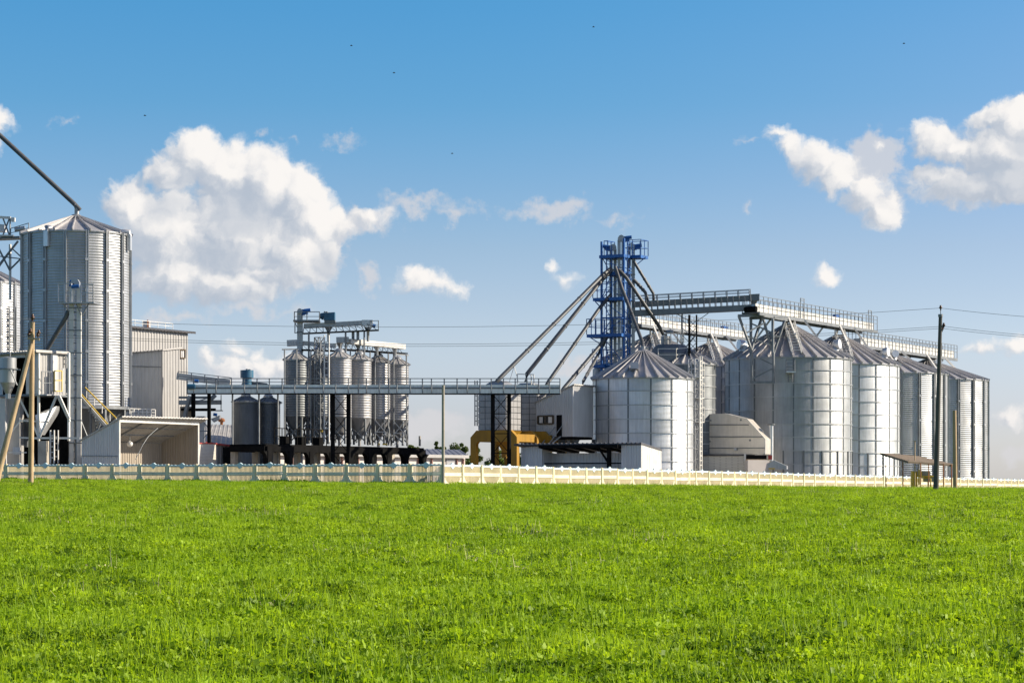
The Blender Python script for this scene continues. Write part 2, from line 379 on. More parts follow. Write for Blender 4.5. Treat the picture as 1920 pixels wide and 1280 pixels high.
# ------------------------------------------------------------------ ground, yard, crop field
def ground_mat():
    m = bpy.data.materials.new('field_soil'); m.use_nodes = True; t = NT(m.node_tree); bs = m.node_tree.nodes['Principled BSDF']
    pos = t.node('ShaderNodeNewGeometry').outputs['Position']
    n = t.noise(pos, .35, 5)[0]; n2 = t.noise(pos, 9.0, 5, .7)[0]
    c = t.mix(t.sstep(n2, .35, .65), (.028, .050, .008, 1), (.070, .115, .014, 1))
    c = t.mix(t.m('MULTIPLY', n, .4), c, (.05, .09, .012, 1))
    t.put(bs.inputs['Base Color'], c); bs.inputs['Roughness'].default_value = .95; bs.inputs['Specular IOR Level'].default_value = .1
    return m
M['soil'] = ground_mat()
xs = sorted(set([-6000, -2500, -1000, -500, -250, -150]+list(range(-100, 141, 4))+[160, 250, 500, 1000, 2500, 6000]))
ys = sorted(set([-3000, -1000, -300, -100, -40, -10]+list(range(0, 260, 4))+[270, 290, 320, 360, 420, 500, 600, 800, 1200, 2000, 3500, 7000]))
mb = MB(); mb.add([(x, y, gz(x, y)) for y in ys for x in xs], [(j*len(xs)+i, j*len(xs)+i+1, (j+1)*len(xs)+i+1, (j+1)*len(xs)+i) for j in range(len(ys)-1) for i in range(len(xs)-1)], True)
g = mb.build('ground', M['soil']); g['kind'] = 'structure'
mb = MB(); n1, n2 = 26, 26                   # gravel yard inside the fence
def yp(i, j):
    p = CORNER+FA*(i*3.2+.35)+FB*(j*5+.35); return (p.x, p.y, gz(p.x, p.y)+.03)
mb.add([yp(i, j) for j in range(n2) for i in range(n1)], [(j*n1+i, (j+1)*n1+i, (j+1)*n1+i+1, j*n1+i+1) for j in range(n2-1) for i in range(n1-1)], True)
g = mb.build('yard', M['gravel']); g['kind'] = 'structure'

def leaf_mat(name, c_lo, c_hi, c_patch, trans=.45):
    m = bpy.data.materials.new(name); m.use_nodes = True; t = NT(m.node_tree); t.n.clear()
    pos = t.node('ShaderNodeNewGeometry').outputs['Position']
    rnd = t.node('ShaderNodeObjectInfo').outputs['Random']
    big = t.noise(pos, .11, 4, .6)[0]; mid = t.noise(pos, .8, 4, .65)[0]; fine = t.noise(pos, 14.0, 3, .6)[0]
    f = t.m('ADD', t.m('MULTIPLY', mid, .5), t.m('ADD', t.m('MULTIPLY', rnd, .2), t.m('MULTIPLY', fine, .35)))
    c = t.mix(t.sstep(f, .34, .66), c_lo+(1,), c_hi+(1,))
    c = t.mix(t.m('MULTIPLY', t.sstep(big, .42, .62), .65), c, c_patch+(1,))
    d = t.node('ShaderNodeBsdfPrincipled'); t.put(d.inputs['Base Color'], c); d.inputs['Roughness'].default_value = .55; d.inputs['Specular IOR Level'].default_value = .25
    tr = t.node('ShaderNodeBsdfTranslucent'); t.put(tr.inputs[0], t.mix(1.0, c, (1.25, 1.2, .6, 1), 'MULTIPLY'))
    mx = t.node('ShaderNodeMixShader'); mx.inputs[0].default_value = trans; t.l.new(d.outputs[0], mx.inputs[1]); t.l.new(tr.outputs[0], mx.inputs[2])
    t.l.new(mx.outputs[0], t.node('ShaderNodeOutputMaterial').inputs[0]); return m
M['crop'] = leaf_mat('clover_leaf', (.060, .142, .006), (.405, .575, .024), (.25, .41, .015))
M['seed'] = mat('dry_seed_head', (.42, .40, .20), .8, 0, .2, 6.0)
def crop_clump(n, seed, rad=.24, hgt=.19, sz=.021, stems=0):
    r = random.Random(seed); mb = MB()
    for i in range(n):
        a, q = r.random()*6.283, rad*math.sqrt(r.random()); z = hgt*(.12+.88*r.random()**.6)*(1-.35*(q/rad)**2)
        c = Vector((q*math.cos(a), q*math.sin(a), z)); L = sz*(.6+.8*r.random()); w = L*.62
        d = Vector((r.gauss(0, 1), r.gauss(0, 1), r.gauss(.45, .55))).normalized(); s = d.cross(Vector((r.gauss(0, 1), r.gauss(0, 1), r.gauss(0, 1)))).normalized()
        mb.add([c-d*L, c+s*w, c+d*L, c-s*w], [(0, 1, 2, 3)])
    for i in range(stems):
        a, q = r.random()*6.283, rad*math.sqrt(r.random()); c = Vector((q*math.cos(a), q*math.sin(a), hgt*.3)); d = Vector((r.gauss(0, .25), r.gauss(0, .25), 1)).normalized()*(hgt*(.8+.5*r.random()))
        s = Vector((r.gauss(0, 1), r.gauss(0, 1), 0)).normalized()*.006; mb.add([c-s, c+s, c+d+s*.3, c+d-s*.3], [(0, 1, 2, 3)])
    return mb
col = bpy.data.collections.new('crop_clumps')            # instance sources, used only by the geometry nodes below
for k in range(6):
    ob = bpy.data.objects.new('clump', crop_clump(300, 50+k, stems=5).mesh('clump', M['crop'])); col.objects.link(ob)
colS = bpy.data.collections.new('seed_clumps')
for k in range(2):
    ob = bpy.data.objects.new('seed_clump', crop_clump(26, 90+k, .22, .215, .016, 3).mesh('seed_clump', M['seed'])); colS.objects.link(ob)
def lump(x, y):                              # low mounds and hollows in the crop
    v = math.sin(x*1.9+.7*math.sin(y*1.1))*math.sin(y*1.35+.9*math.sin(x*.8))+.7*math.sin(x*4.1+y*2.2)*math.sin(y*3.3-x*1.7)
    return 1+.26*v*(1-.6*smooth(80, 118, y))
def scatter(name, pts, coll, smin, smax, label):
    me = bpy.data.meshes.new(name); me.from_pydata([tuple(p) for p in pts], [], [])
    at = me.attributes.new('yaw', 'FLOAT', 'POINT'); at.data.foreach_set('value', rng.random(len(pts)).astype('f')*6.283)
    at = me.attributes.new('size', 'FLOAT', 'POINT'); at.data.foreach_set('value', ((smin+(smax-smin)*rng.random(len(pts)))*np.array([lump(p[0], p[1]) for p in pts])).astype('f'))
    ob = bpy.data.objects.new(name, me); sc.collection.objects.link(ob); ob['kind'] = 'stuff'; ob['label'] = label
    ng = bpy.data.node_groups.new(name, 'GeometryNodeTree')
    ng.interface.new_socket('Geometry', in_out='INPUT', socket_type='NodeSocketGeometry'); ng.interface.new_socket('Geometry', in_out='OUTPUT', socket_type='NodeSocketGeometry')
    n, l = ng.nodes, ng.links
    gi, go = n.new('NodeGroupInput'), n.new('NodeGroupOutput'); ip = n.new('GeometryNodeInstanceOnPoints'); ci = n.new('GeometryNodeCollectionInfo')
    ci.inputs['Collection'].default_value = coll; ci.inputs['Separate Children'].default_value = True; ci.inputs['Reset Children'].default_value = True
    ip.inputs['Pick Instance'].default_value = True
    ya = n.new('GeometryNodeInputNamedAttribute'); ya.data_type = 'FLOAT'; ya.inputs[0].default_value = 'yaw'
    sa = n.new('GeometryNodeInputNamedAttribute'); sa.data_type = 'FLOAT'; sa.inputs[0].default_value = 'size'
    cx = n.new('ShaderNodeCombineXYZ'); l.new(ya.outputs[0], cx.inputs[2])
    l.new(gi.outputs[0], ip.inputs['Points']); l.new(ci.outputs[0], ip.inputs['Instance']); l.new(cx.outputs[0], ip.inputs['Rotation']); l.new(sa.outputs[0], ip.inputs['Scale'])
    l.new(ip.outputs[0], go.inputs[0]); md = ob.modifiers.new('scatter', 'NODES'); md.node_group = ng
    return ob
def field_points(y0, y1, dens):
    w = .2133*y1+5; n = int((y1-y0)*2*w*dens); x = rng.uniform(-w, w, n); y = rng.uniform(y0, y1, n)
    k = np.abs(x) < .2133*y+5
    dxx, dyy = x-CORNER.x, y-CORNER.y
    k &= np.maximum(dxx*FB.y-dyy*FB.x, dyy*FA.x-dxx*FA.y) > .12
    x, y = x[k], y[k]
    return [(a, b, gz(a, b)-.01) for a, b in zip(x.tolist(), y.tolist())]
pts = field_points(15.5, 34, 46)+field_points(34, 62, 30)+field_points(62, 128, 17)+field_points(128, 215, 9)
scatter('crop_field', pts, col, .75, 1.25, 'low bright green clover crop covering the whole field')
mask = []
for p in field_points(16, 118, 4.0):
    v = math.sin(p[0]*.31+1.3)*math.sin(p[1]*.17+.6)+.6*math.sin(p[0]*.83+p[1]*.41)
    if v+rng.normal(0, .5) > .95: mask.append(p)
edge = []
for d_, L_, n_ in ((FB, 118, 1500), (FA, 40, 420)):
    nr_ = Vector((d_.y, -d_.x, 0)) if d_ is FB else Vector((-d_.y, d_.x, 0))
    for i in range(n_):
        p = CORNER+d_*(random.random()*L_)+nr_*(.12+abs(random.gauss(0, .28)))
        if math.sin(p.x*.9)+math.sin(p.y*1.7+1)+random.gauss(0, .8) > .1: edge.append((p.x, p.y, gz(p.x, p.y)-.02))
scatter('fence_weeds', edge, col, 1.0, 1.75, 'ragged taller weeds growing along the foot of the fences')
scatter('dry_weeds', edge[::6], colS, .9, 1.5, 'dry weed stalks along the foot of the fences')
scatter('seed_heads', mask, colS, .7, 1.2, 'pale dry seed heads speckled through the crop')

# ------------------------------------------------------------------ concrete openwork fence
W2, TH = 1.86, .035
pk = MB()
def slab_mesh(kind):
    mb = MB(); X, Z = V(1, 0, 0), V(0, 0, 1)
    def b(x0, x1, z0, z1, t=TH): mb.box(x0, -t, z0, x1, t, z1)
    if kind == 'lower':
        b(0, W2, .06, .16); b(0, W2, .60, .68); b(0, .07, .16, .60); b(W2-.07, W2, .16, .60)
        n = 22
        for i in range(n):                   # solid corners left by the round opening
            x0, x1 = .07+(W2-.14)*i/n, .07+(W2-.14)*(i+1)/n; u = ((x0+x1)/2-W2/2)/(W2/2-.10)
            h = .58-.40*math.sqrt(max(0, 1-u*u)) if abs(u) < 1 else .60
            b(x0, x1, .16, max(h, .17), TH*.8)
        for i in range(20):
            x = .12+(W2-.24)*i/19; pk.box(x-.02, -TH*.5, .162, x+.02, TH*.5, .598)
    elif kind == 'upper':
        b(0, W2, .69, .76); b(0, .06, .76, 1.10); b(W2-.06, W2, .76, 1.10)
        for i in range(20):
            x = .12+(W2-.24)*i/19; pk.box(x-.02, -TH*.5, .762, x+.02, TH*.5, 1.06)
    else:
        n = 36
        for i in range(n):
            x0, x1 = W2*i/n, W2*(i+1)/n; xm = (x0+x1)/2; u = abs(xm-W2/2)
            top = 1.14+.035*abs(math.sin(xm/W2*math.pi*7)); bot = 1.075
            if u < .20: top = max(top, 1.28-u*.62); bot = .94+u*.75
            b(x0, x1, bot, top, TH*1.15)
    return mb
slabs = {k: slab_mesh(k).mesh(k+'_slab', M['fence_crest'] if k == 'crest' else M['fence_body']) for k in ('lower', 'upper', 'crest')}
slabs['pickets'] = pk.mesh('pickets', M['fence_picket'])
pm = MB(); pm.box(-.075, -.075, -.2, .075, .075, 1.16); pm.add([(-.09, -.09, 1.16), (.09, -.09, 1.16), (.09, .09, 1.16), (-.09, .09, 1.16), (0, 0, 1.22)], [(0, 1, 4), (1, 2, 4), (2, 3, 4), (3, 0, 4), (3, 2, 1, 0)])
post_me = pm.mesh('post', M['fence_post'])
def fence(d, n, label, skip=None, first_post=0):
    root = thing('fence', (CORNER.x, CORNER.y, gz(CORNER.x, CORNER.y)), label, 'fence'); rz = math.atan2(d.y, d.x); s = 0.0
    for i in range(n):
        step = 1.0 if i == skip else 2.0
        p = CORNER+d*s; q = p+d*step; sink = -.0041*s if d is FA else 0; zp = (gz(p.x, p.y)+gz(q.x, q.y))/2+sink; loc = Vector((p.x, p.y, 0))-Vector((CORNER.x, CORNER.y, 0))
        z0 = gz(CORNER.x, CORNER.y); wob = random.uniform(-.02, .02); lean = (random.uniform(-.02, .02), random.uniform(-.008, .008))
        if i >= first_post: place(post_me, 'post', root, (loc.x, loc.y, gz(p.x, p.y)-z0+sink+random.uniform(-.02, .02)), rz)
        pl = loc+d*.07
        for k, nm in (('lower', 'lower_slab'), ('upper', 'upper_slab'), ('crest', 'crest'), ('pickets', 'pickets')):
            ob = place(slabs[k], nm, root, (pl.x, pl.y, zp-z0+wob), rz)
            ob.rotation_euler = (lean[0], 0, rz+lean[1])
            if step < 2: ob.scale.x = .86/1.86
        s += step
    p = CORNER+d*s; place(post_me, 'post', root, (p.x-CORNER.x, p.y-CORNER.y, gz(p.x, p.y)-z0+sink), rz)
    return root
fence(FB, 60, 'cream white openwork concrete fence in full sun receding to the right', skip=15)
fence(FA, 20, 'shaded grey green openwork concrete fence left of the thin post', first_post=1)
# ------------------------------------------------------------------ silos
def silo(c, R, zb, ze, za, label, ncol=16, nrow=10, style='flat', m='galv', mr='galv_roof', nroof=28, a0=0.0, lowcols=0, group='grain silos', base=True, rib=.17, mst='galv_dark', cap=True, pitch=.17, bulge=.0, stiff=True):
    root = thing('silo', (c.x, c.y, zb), label, 'silo', group); o = Vector((c.x, c.y, zb)); H = ze-zb
    da = 2*math.pi/ncol; rows = nrow if style == 'flat' else 1; rh = H/rows
    # the wall: one curved sheet, repeated round and up
    mb = MB(); n = 5 if style == 'flat' else 4
    if style == 'flat':
        g = .012/R
        nc = max(4, round(rh/.082)); mb.lathe([(R+.0075*math.cos(q*math.pi/2), .012+(rh-.024)*q/(4*nc)) for q in range(4*nc+1)], (0, 0), n, g, da-g); mb.lathe([(R-.03, .012), (R, .012)], (0, 0), n, g, da-g); mb.lathe([(R, rh-.012), (R-.03, rh-.012)], (0, 0), n, g, da-g)
    else:
        k = int(H/pitch); prof = []; am = pitch*.09
        for i in range(k):
            z = i*H/k; h = H/k
            prof += [(R-am, z), (R, z+h*.25), (R+am, z+h*.5), (R, z+h*.75)]
        prof.append((R-am, H)); mb.lathe(prof, (0, 0), n, 0, da)
    me = mb.mesh('wall_panel', M[m])
    for j in range(rows):
        for i in range(ncol): place(me, 'wall_panel', root, (0, 0, j*rh), a0+i*da)
    if style == 'flat':
        mb = MB(); mb.lathe([(R-.01, -.03), (R+.055, -.03), (R+.055, .03), (R-.01, .03)], (0, 0), ncol*3, breaks=True); me = mb.mesh('ring_flange', M['galv'])
        for j in range(1, rows): place(me, 'ring_flange', root, (0, 0, j*rh))
        mb = MB(); mb.box(R-.03, -.05, 0, R+.03, .05, H); me = mb.mesh('seam_strip', M[mst])
        for i in range(ncol): place(me, 'seam_strip', root, (0, 0, 0), a0+i*da)
        if lowcols:
            mb = MB(); mb.box(R-.03, -.05, 0, R+.07, .05, rh*lowcols); me = mb.mesh('stiffener', M[mst])
            for i in range(ncol): place(me, 'stiffener', root, (0, 0, 0), a0+(i+.5)*da)
    elif stiff:
        mb = MB(); w = .075
        for sgn in (-1, 1): mb.box(R+.02, sgn*w-.02, 0, R+.14, sgn*w+.02, H)
        mb.box(R+.02, -w, 0, R+.05, w, H)
        for k in range(1, int(H/1.95)+1): mb.box(R+.03, -w-.05, H-k*1.95, R+.16, w+.05, H-k*1.95+.16)
        me = mb.mesh('stiffener', M[m])
        for i in range(ncol): place(me, 'stiffener', root, (0, 0, 0), a0+i*da)
    # roof: one ribbed sector, repeated round
    Re, rt, ar = R+.14, max(.28, R*.10), 2*math.pi/nroof; zt = za-(za-ze)*rt/R
    mb = MB(); mb.lathe([(Re, H-.06), (rt, zt-zb)], (0, 0), 2, 0, ar, smooth=False)
    tt = Vector((Re, 0, H-.06)); ht = Vector((rt, 0, zt-zb)); nn = Vector((zt-ze, 0, Re-rt)).normalized()*rib; y = V(0, .034, 0); y2 = V(0, .022, 0)
    mb.add([tt-y, tt+y, tt+nn+y, tt+nn-y, ht-y2, ht+y2, ht+nn*.8+y2, ht+nn*.8-y2], [(0, 1, 2, 3), (4, 7, 6, 5), (0, 4, 5, 1), (1, 5, 6, 2), (2, 6, 7, 3), (3, 7, 4, 0)])
    me = mb.mesh('roof_panel', M[mr])
    for i in range(nroof): place(me, 'roof_panel', root, (0, 0, 0), a0+.13+i*ar)
    m2 = MB(); m2.lathe([(R-.05, ze-.12), (R+.09, ze-.12), (R+.09, ze+.0), (R-.05, ze+.02)], c.xy, ncol*3, breaks=True); m2.build('eave_ring', M['galv'], root)
    if cap:
        m2 = MB(); m2.lathe([(rt*1.15, zt-.04), (rt*1.15, zt+.10), (rt*.7, zt+.22), (0, zt+.26)], c.xy, 20, breaks=True); m2.build('roof_cap', M['galv'], root)
    if base:
        m2 = MB(); m2.lathe([(R+.12, zb-.5), (R+.12, zb+.25), (R-.1, zb+.25)], c.xy, 48, breaks=True); m2.build('foundation', M['concrete'], root)
    return root
def vdir(px, off=0.0):                       # ground angle at a silo that faces the camera, plus an offset to the right
    return -math.pi/2+off
def roof_pt(c, R, ze, za, a, t, lift=0.0):   # point on a cone roof, t 0 at the eave, 1 at the apex
    r = R*(1-t); return V(c.x+r*math.cos(a), c.y+r*math.sin(a), ze+(za-ze)*t+lift)
def roof_ladder(root, c, R, ze, za, a, mat_='white_steel', w=.7):
    mb = MB(); p0, p1 = roof_pt(c, R, ze, za, a, .03, .18), roof_pt(c, R, ze, za, a, .93, .18); s = V(-math.sin(a), math.cos(a), 0)
    mb.ladder(p0, p1, w, s, .42, .04)
    for k in (-1, 1):
        mb.bar(p0+s*k*w/2+UP*.5, p1+s*k*w/2+UP*.5, .05)
        for i in range(9): q = p0.lerp(p1, i/8)+s*k*w/2; mb.bar(q, q+UP*.5, .05)
    mb.build('roof_ladder', M[mat_], root)
def roof_vent(root, c, R, ze, za, a, t, r=.36):
    p = roof_pt(c, R, ze, za, a, t); out = V(math.cos(a), math.sin(a), 0); mb = MB()
    mb.tube([p-UP*.05, p+UP*.30, p+UP*.42+out*.12, p+UP*.45+out*.45], r, 12); mb.build('roof_vent', M['galv_bright'], root)
def ctr(px, D): q = PZ(px, D, 0); return Vector((q.x, q.y, 0))
def sg(c): return gz(c.x, c.y)
# the row of four big silos, receding along BD
cA = ctr(1478, 178); L_ = 10.2
cB, cC, cE = ctr(1572.5, 186.9), ctr(1660, 195.8), ctr(1738, 204.7)
RA = 4.68
eA, aA = Zp(674, 178), Zp(606, 178)
sA = silo(cA, RA, sg(cA), eA, aA, 'widest smooth steel silo in the right group, under the start of the roof gallery', ncol=20, nrow=10, lowcols=3, a0=.28, nroof=34)
eB, aB = Zp(686, 186.9), Zp(627, 186.9)
sB = silo(cB, RA, sg(cB), eB, aB, 'smooth ringed silo half hidden behind the widest silo, next to the ribbed ones', ncol=20, nrow=10, lowcols=3, a0=.20, nroof=34, m='galv_bright')
eC, aC = Zp(702.5, 195.8), Zp(660, 195.8)
sC = silo(cC, 5.0, sg(cC), eC, aC, 'corrugated silo with vertical ribs just left of the dark power pole', ncol=20, style='corr', a0=.1, nroof=30, pitch=.16)
eE, aE = Zp(714, 204.7), Zp(675, 204.7)
sE = silo(cE, 5.1, sg(cE), eE, aE, 'corrugated silo with vertical ribs at the far right end of the row', ncol=20, style='corr', a0=.05, nroof=30, pitch=.16)
for s_, c_, R_, e_, a_ in ((sA, cA, RA, eA, aA), (sB, cB, RA, eB, aB)):
    roof_ladder(s_, c_, R_, e_, a_, -math.pi/2+.02); roof_vent(s_, c_, R_, e_, a_, -math.pi/2+1.05, .22); roof_vent(s_, c_, R_, e_, a_, -math.pi/2-1.2, .22)
roof_vent(sC, cC, 5, eC, aC, -math.pi/2+.2, .62, .3); roof_vent(sE, cE, 5.1, eE, aE, -math.pi/2+.25, .6, .3)
# the second row behind
cG, cF = ctr(1226, 189), ctr(1333, 198)
eG, aG = Zp(682, 189), Zp(625, 189); eF, aF = Zp(690, 198), Zp(642, 198)
sG = silo(cG, RA, sg(cG), eG, aG, 'silo whose cone roof shows behind the blue elevator tower', ncol=20, nrow=10, a0=.2, nroof=34)
sF = silo(cF, RA, sg(cF), eF, aF, 'ringed silo in the back row behind the slim shaded silo and its ladder mast', ncol=20, nrow=10, a0=.1, nroof=34)
roof_ladder(sG, cG, RA, eG, aG, -math.pi/2+.05); roof_ladder(sF, cF, RA, eF, aF, -math.pi/2+.05)
# the single silo in front of the blue tower
cS = ctr(1206, 163); RS = 3.40; eS, aS = Zp(710, 163), Zp(655, 163)
sS = silo(cS, RS, sg(cS), eS, aS, 'smooth ringed silo standing alone right of the grey raised cabin', ncol=14, nrow=8, lowcols=1, a0=.32, nroof=28, m='galv_bright')
mb = MB(); q = roof_pt(cS, RS, eS, aS, -math.pi/2-.28, .22); mb.obox(q+UP*.22, V(.27, 0, 0), V(0, .3, -.12), V(0, .05, .22)); mb.build('roof_hatch', M['galv_roof'], sS)
# the slim shaded silo between them
cH = ctr(1291, 172.5)
sH = silo(cH, 1.95, sg(cH), Zp(683, 172.5), Zp(655, 172.5), 'slim dark shaded silo between the lone silo and the widest one', ncol=10, nrow=11, a0=.1, nroof=18, m='galv_dark')  # darker steel puts the widest silo's shadow into the colour
mb = MB(); cT2 = ctr(1122, 174)              # small grey tank left of the tower
tk = thing('tank', (cT2.x, cT2.y, sg(cT2)), 'narrow grey tank at the left foot of the blue elevator tower', 'tank')
child('shell', M['galv'], tk, lambda m_: m_.lathe([(.42, sg(cT2)), (.42, Zp(692, 174)), (0, Zp(686, 174))], cT2.xy, 18, breaks=True))
# tall silo on the left
cT = ctr(143, 156); RT = 3.47; eT, aT = Zp(441, 156), Zp(405, 156); zT = Zp(764, 156)
sT = silo(cT, RT, zT, eT, aT, 'tallest corrugated hopper silo at the left with a pipe on its cone roof', ncol=16, style='corr', a0=-.02, nroof=20, base=False, rib=.17, mr='galv_roof', pitch=.175)
def hopper_legs(root, c, R, zt, zg, nleg, cone_r=.3, cone_z=None, m='galv_dark', wl=.16, ring=True, a0=.2):
    cz = zg+.9 if cone_z is None else cone_z
    child('hopper_cone', M[m], root, lambda b: b.lathe([(R-.03, zt), (cone_r, cz), (cone_r, cz-.35)], c.xy, 28, breaks=True))
    if ring: child('ring_beam', M['steel'], root, lambda b: b.lathe([(R-.02, zt-.16), (R+.14, zt-.16), (R+.14, zt+.02), (R-.02, zt+.02)], c.xy, 36, breaks=True))
    for i in range(nleg):
        a = a0+i*2*math.pi/nleg; p = V(c.x+R*math.cos(a), c.y+R*math.sin(a), 0)
        child('leg', M['steel'], root, lambda b: b.bar(p+UP*zg, p+UP*zt, wl))
    def br(b):
        for i in range(nleg):
            p, q = [V(c.x+R*math.cos(a0+k*2*math.pi/nleg), c.y+R*math.sin(a0+k*2*math.pi/nleg), 0) for k in (i, i+1)]
            b.bar(p+UP*(zg+.2), q+UP*(zt-.4), .07); b.bar(q+UP*(zg+.2), p+UP*(zt-.4), .07)
    child('brace', M['steel'], root, br)
hopper_legs(sT, cT, RT, zT, sg(cT), 12)
def vent_box(root, c, R, ze, a, h=1.0):
    o = V(math.cos(a), math.sin(a), 0); s = V(-o.y, o.x, 0); p = V(c.x, c.y, 0)+o*(R+.16)
    child('wall_duct', M['galv_bright'], root, lambda b: (b.obox(p+UP*(ze-h*.55), o*.12, s*.15, UP*(h*.5)), b.tube([p-o*.5+UP*(ze+.18), p+UP*(ze+.16), p+UP*(ze-.1)], .15, 8)))
vent_box(sT, cT, RT, eT, -math.pi/2-.36); vent_box(sT, cT, RT, eT, -math.pi/2+1.38)
cT3 = ctr(-66, 168)
sT3 = silo(cT3, 4.0, sg(cT3), Zp(533, 168), Zp(480, 168), 'corrugated silo cut off by the left edge of the picture', ncol=18, style='corr', a0=.0, nroof=24, base=False, m='galv_bright', pitch=.175)
child('wall_ladder', M['galv_dark'], sT3, lambda b: b.ladder(V(cT3.x+3.75, cT3.y-1.95, 2), V(cT3.x+3.75, cT3.y-1.95, Zp(575, 166)), .5, V(.8, .5, 0), .4, .04))
# dark pair under the long bridge
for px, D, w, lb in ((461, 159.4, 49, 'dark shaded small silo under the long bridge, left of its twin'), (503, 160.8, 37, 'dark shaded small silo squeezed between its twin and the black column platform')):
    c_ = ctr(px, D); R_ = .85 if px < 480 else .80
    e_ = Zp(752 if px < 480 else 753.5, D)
    s_ = silo(c_, R_, sg(c_), e_, e_+.48, lb, ncol=8, style='corr', a0=.3, nroof=16, m='galv_dark', mr='galv_dark', rib=.04, pitch=.13, stiff=False)  # dark steel adds the hopper silos' shadow to the wall and roof colour
    child('fill_pipe', M['dark'], s_, lambda b: b.tube([V(c_.x, c_.y, e_+.4), V(c_.x, c_.y, Zp(736, D))], .09, 8))
# six hopper silos on the dark platform
KS = [(555.5, 159.6, .80, 'hopper silo at the left end of the group, in full shade above the black platform'), (597, 161.6, .72, 'shaded hopper silo behind the ladder mast in the middle group'),
      (636.5, 158, .80, 'sunlit hopper silo directly right of the ladder mast'), (674, 160.2, .80, 'sunlit hopper silo second to the right of the ladder mast'),
      (709.5, 162.4, .80, 'sunlit hopper silo next to the last one at the right end of the group'), (744.5, 164.6, .80, 'last hopper silo at the right end of the group')]
for i, (px, D, R_, lb) in enumerate(KS):
    c_ = ctr(px, D); e_, b_, t_ = Zp(673 if i < 2 else 669+4.4*(i-2), D), Zp(782 if i < 2 else 783+2.0*(i-2), D), Zp(657 if i < 2 else 655+4.4*(i-2), D)
    s_ = silo(c_, R_, b_, e_, t_, lb, ncol=6, style='corr', a0=-.1, nroof=14, base=False, m='galv_bin' if i > 1 else 'galv_dark', mr='roof_grey', rib=.035, group='hopper silos', pitch=.16, stiff=False)  # shaded silos get a darker copy of the sunlit ones' steel
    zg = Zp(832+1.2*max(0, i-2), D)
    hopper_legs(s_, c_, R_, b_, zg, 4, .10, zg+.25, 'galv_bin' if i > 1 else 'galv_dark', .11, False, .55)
# ------------------------------------------------------------------ galleries and conveyors over the right silos
def gallery(c0, s0, s1, zd, label, side=.55, motor=None, legs=(), frames=(), w=.65, hoops=()):
    p0, p1 = c0+BD*s0, c0+BD*s1; root = thing('conveyor_gallery', (p0.x, p0.y, zd), label, 'conveyor', 'roof galleries over the silos')
    n_ = AD*w; L = s1-s0; np_ = max(2, int(L/1.3)); k = L/np_
    child('deck', M['steel'], root, lambda b: (b.obox(p0.lerp(p1, .5)+UP*(zd+.02), BD*(L/2), AD*w, UP*.03), b.obox(p0.lerp(p1, .5)-n_+UP*(zd-.06), BD*(L/2), AD*.05, UP*.12), b.obox(p0.lerp(p1, .5)+n_+UP*(zd-.06), BD*(L/2), AD*.05, UP*.12)))
    me = MB(); me.obox(V(0, 0, side/2), BD*(k/2-.012), AD*.02, UP*(side/2)); me = me.mesh('side_panel', M['white_steel'])
    for i in range(np_):
        q = p0+BD*(k*(i+.5))-n_*.55+UP*(zd+.10); place(me, 'side_panel', root, q-ORG[root.name])
    child('trough', M['galv'], root, lambda b: b.obox(p0.lerp(p1, .5)+UP*(zd+.36), BD*(L/2-.1), AD*(w*.42), UP*.26))
    def rl(b):
        for sg_ in (-1, 1): b.rail([p0+n_*sg_+UP*zd, p1+n_*sg_+UP*zd], 1.18, .82, .04, (.5, .75) if sg_ < 0 else (.5,))
    child('railing', M['galv_dark'], root, rl)
    for h in hoops:
        q = p0+BD*h-n_+UP*zd
        child('access_hoop', M['steel'], root, lambda b: (b.bar(q, q+UP*1.55, .05), b.bar(q+BD*.7, q+BD*.7+UP*1.55, .05), b.bar(q+UP*1.55, q+BD*.7+UP*1.55, .05), b.bar(q+UP*1.4, q+BD*.7+UP*1.4, .05)))
    if motor is not None:
        q = p0+BD*motor+UP*(zd+.75)
        child('motor', M['blue'], root, lambda b: (b.tube([q-BD*.1, q+BD*.75], .16, 10), b.obox(q+BD*.2-UP*.2, BD*.3, AD*.2, UP*.1)))
    for c_, R_, e_, a_, t in legs:           # pairs of raking legs standing on a roof
        for sg_ in (-1, 1):
            q = c_+BD*(t*R_)+AD*(sg_*R_*.42); d = (q-c_).length; foot = V(q.x, q.y, e_+(a_-e_)*(1-d/R_)+.02); top = c_+BD*(t*R_*.62)+AD*(sg_*w)+UP*zd
            child('leg', M['white_steel'], root, lambda b: b.bar(foot, top, .13))
        child('cross_beam', M['steel'], root, lambda b: b.bar(c_+BD*(t*R_*.62)-AD*w+UP*(zd-.12), c_+BD*(t*R_*.62)+AD*w+UP*(zd-.12), .14))
    return root
z1 = Zp(597.5, 178)
leg1 = [(cA, RA, eA, aA, -.55), (cA, RA, eA, aA, .5), (cB, RA, eB, aB, -.5), (cB, RA, eB, aB, .55)]
g1 = gallery(cA, -7.0, 17.0, z1, 'roof gallery with white side panels and rails over the widest silo and its neighbour', motor=16.4, legs=leg1, hoops=(7.8, 22))
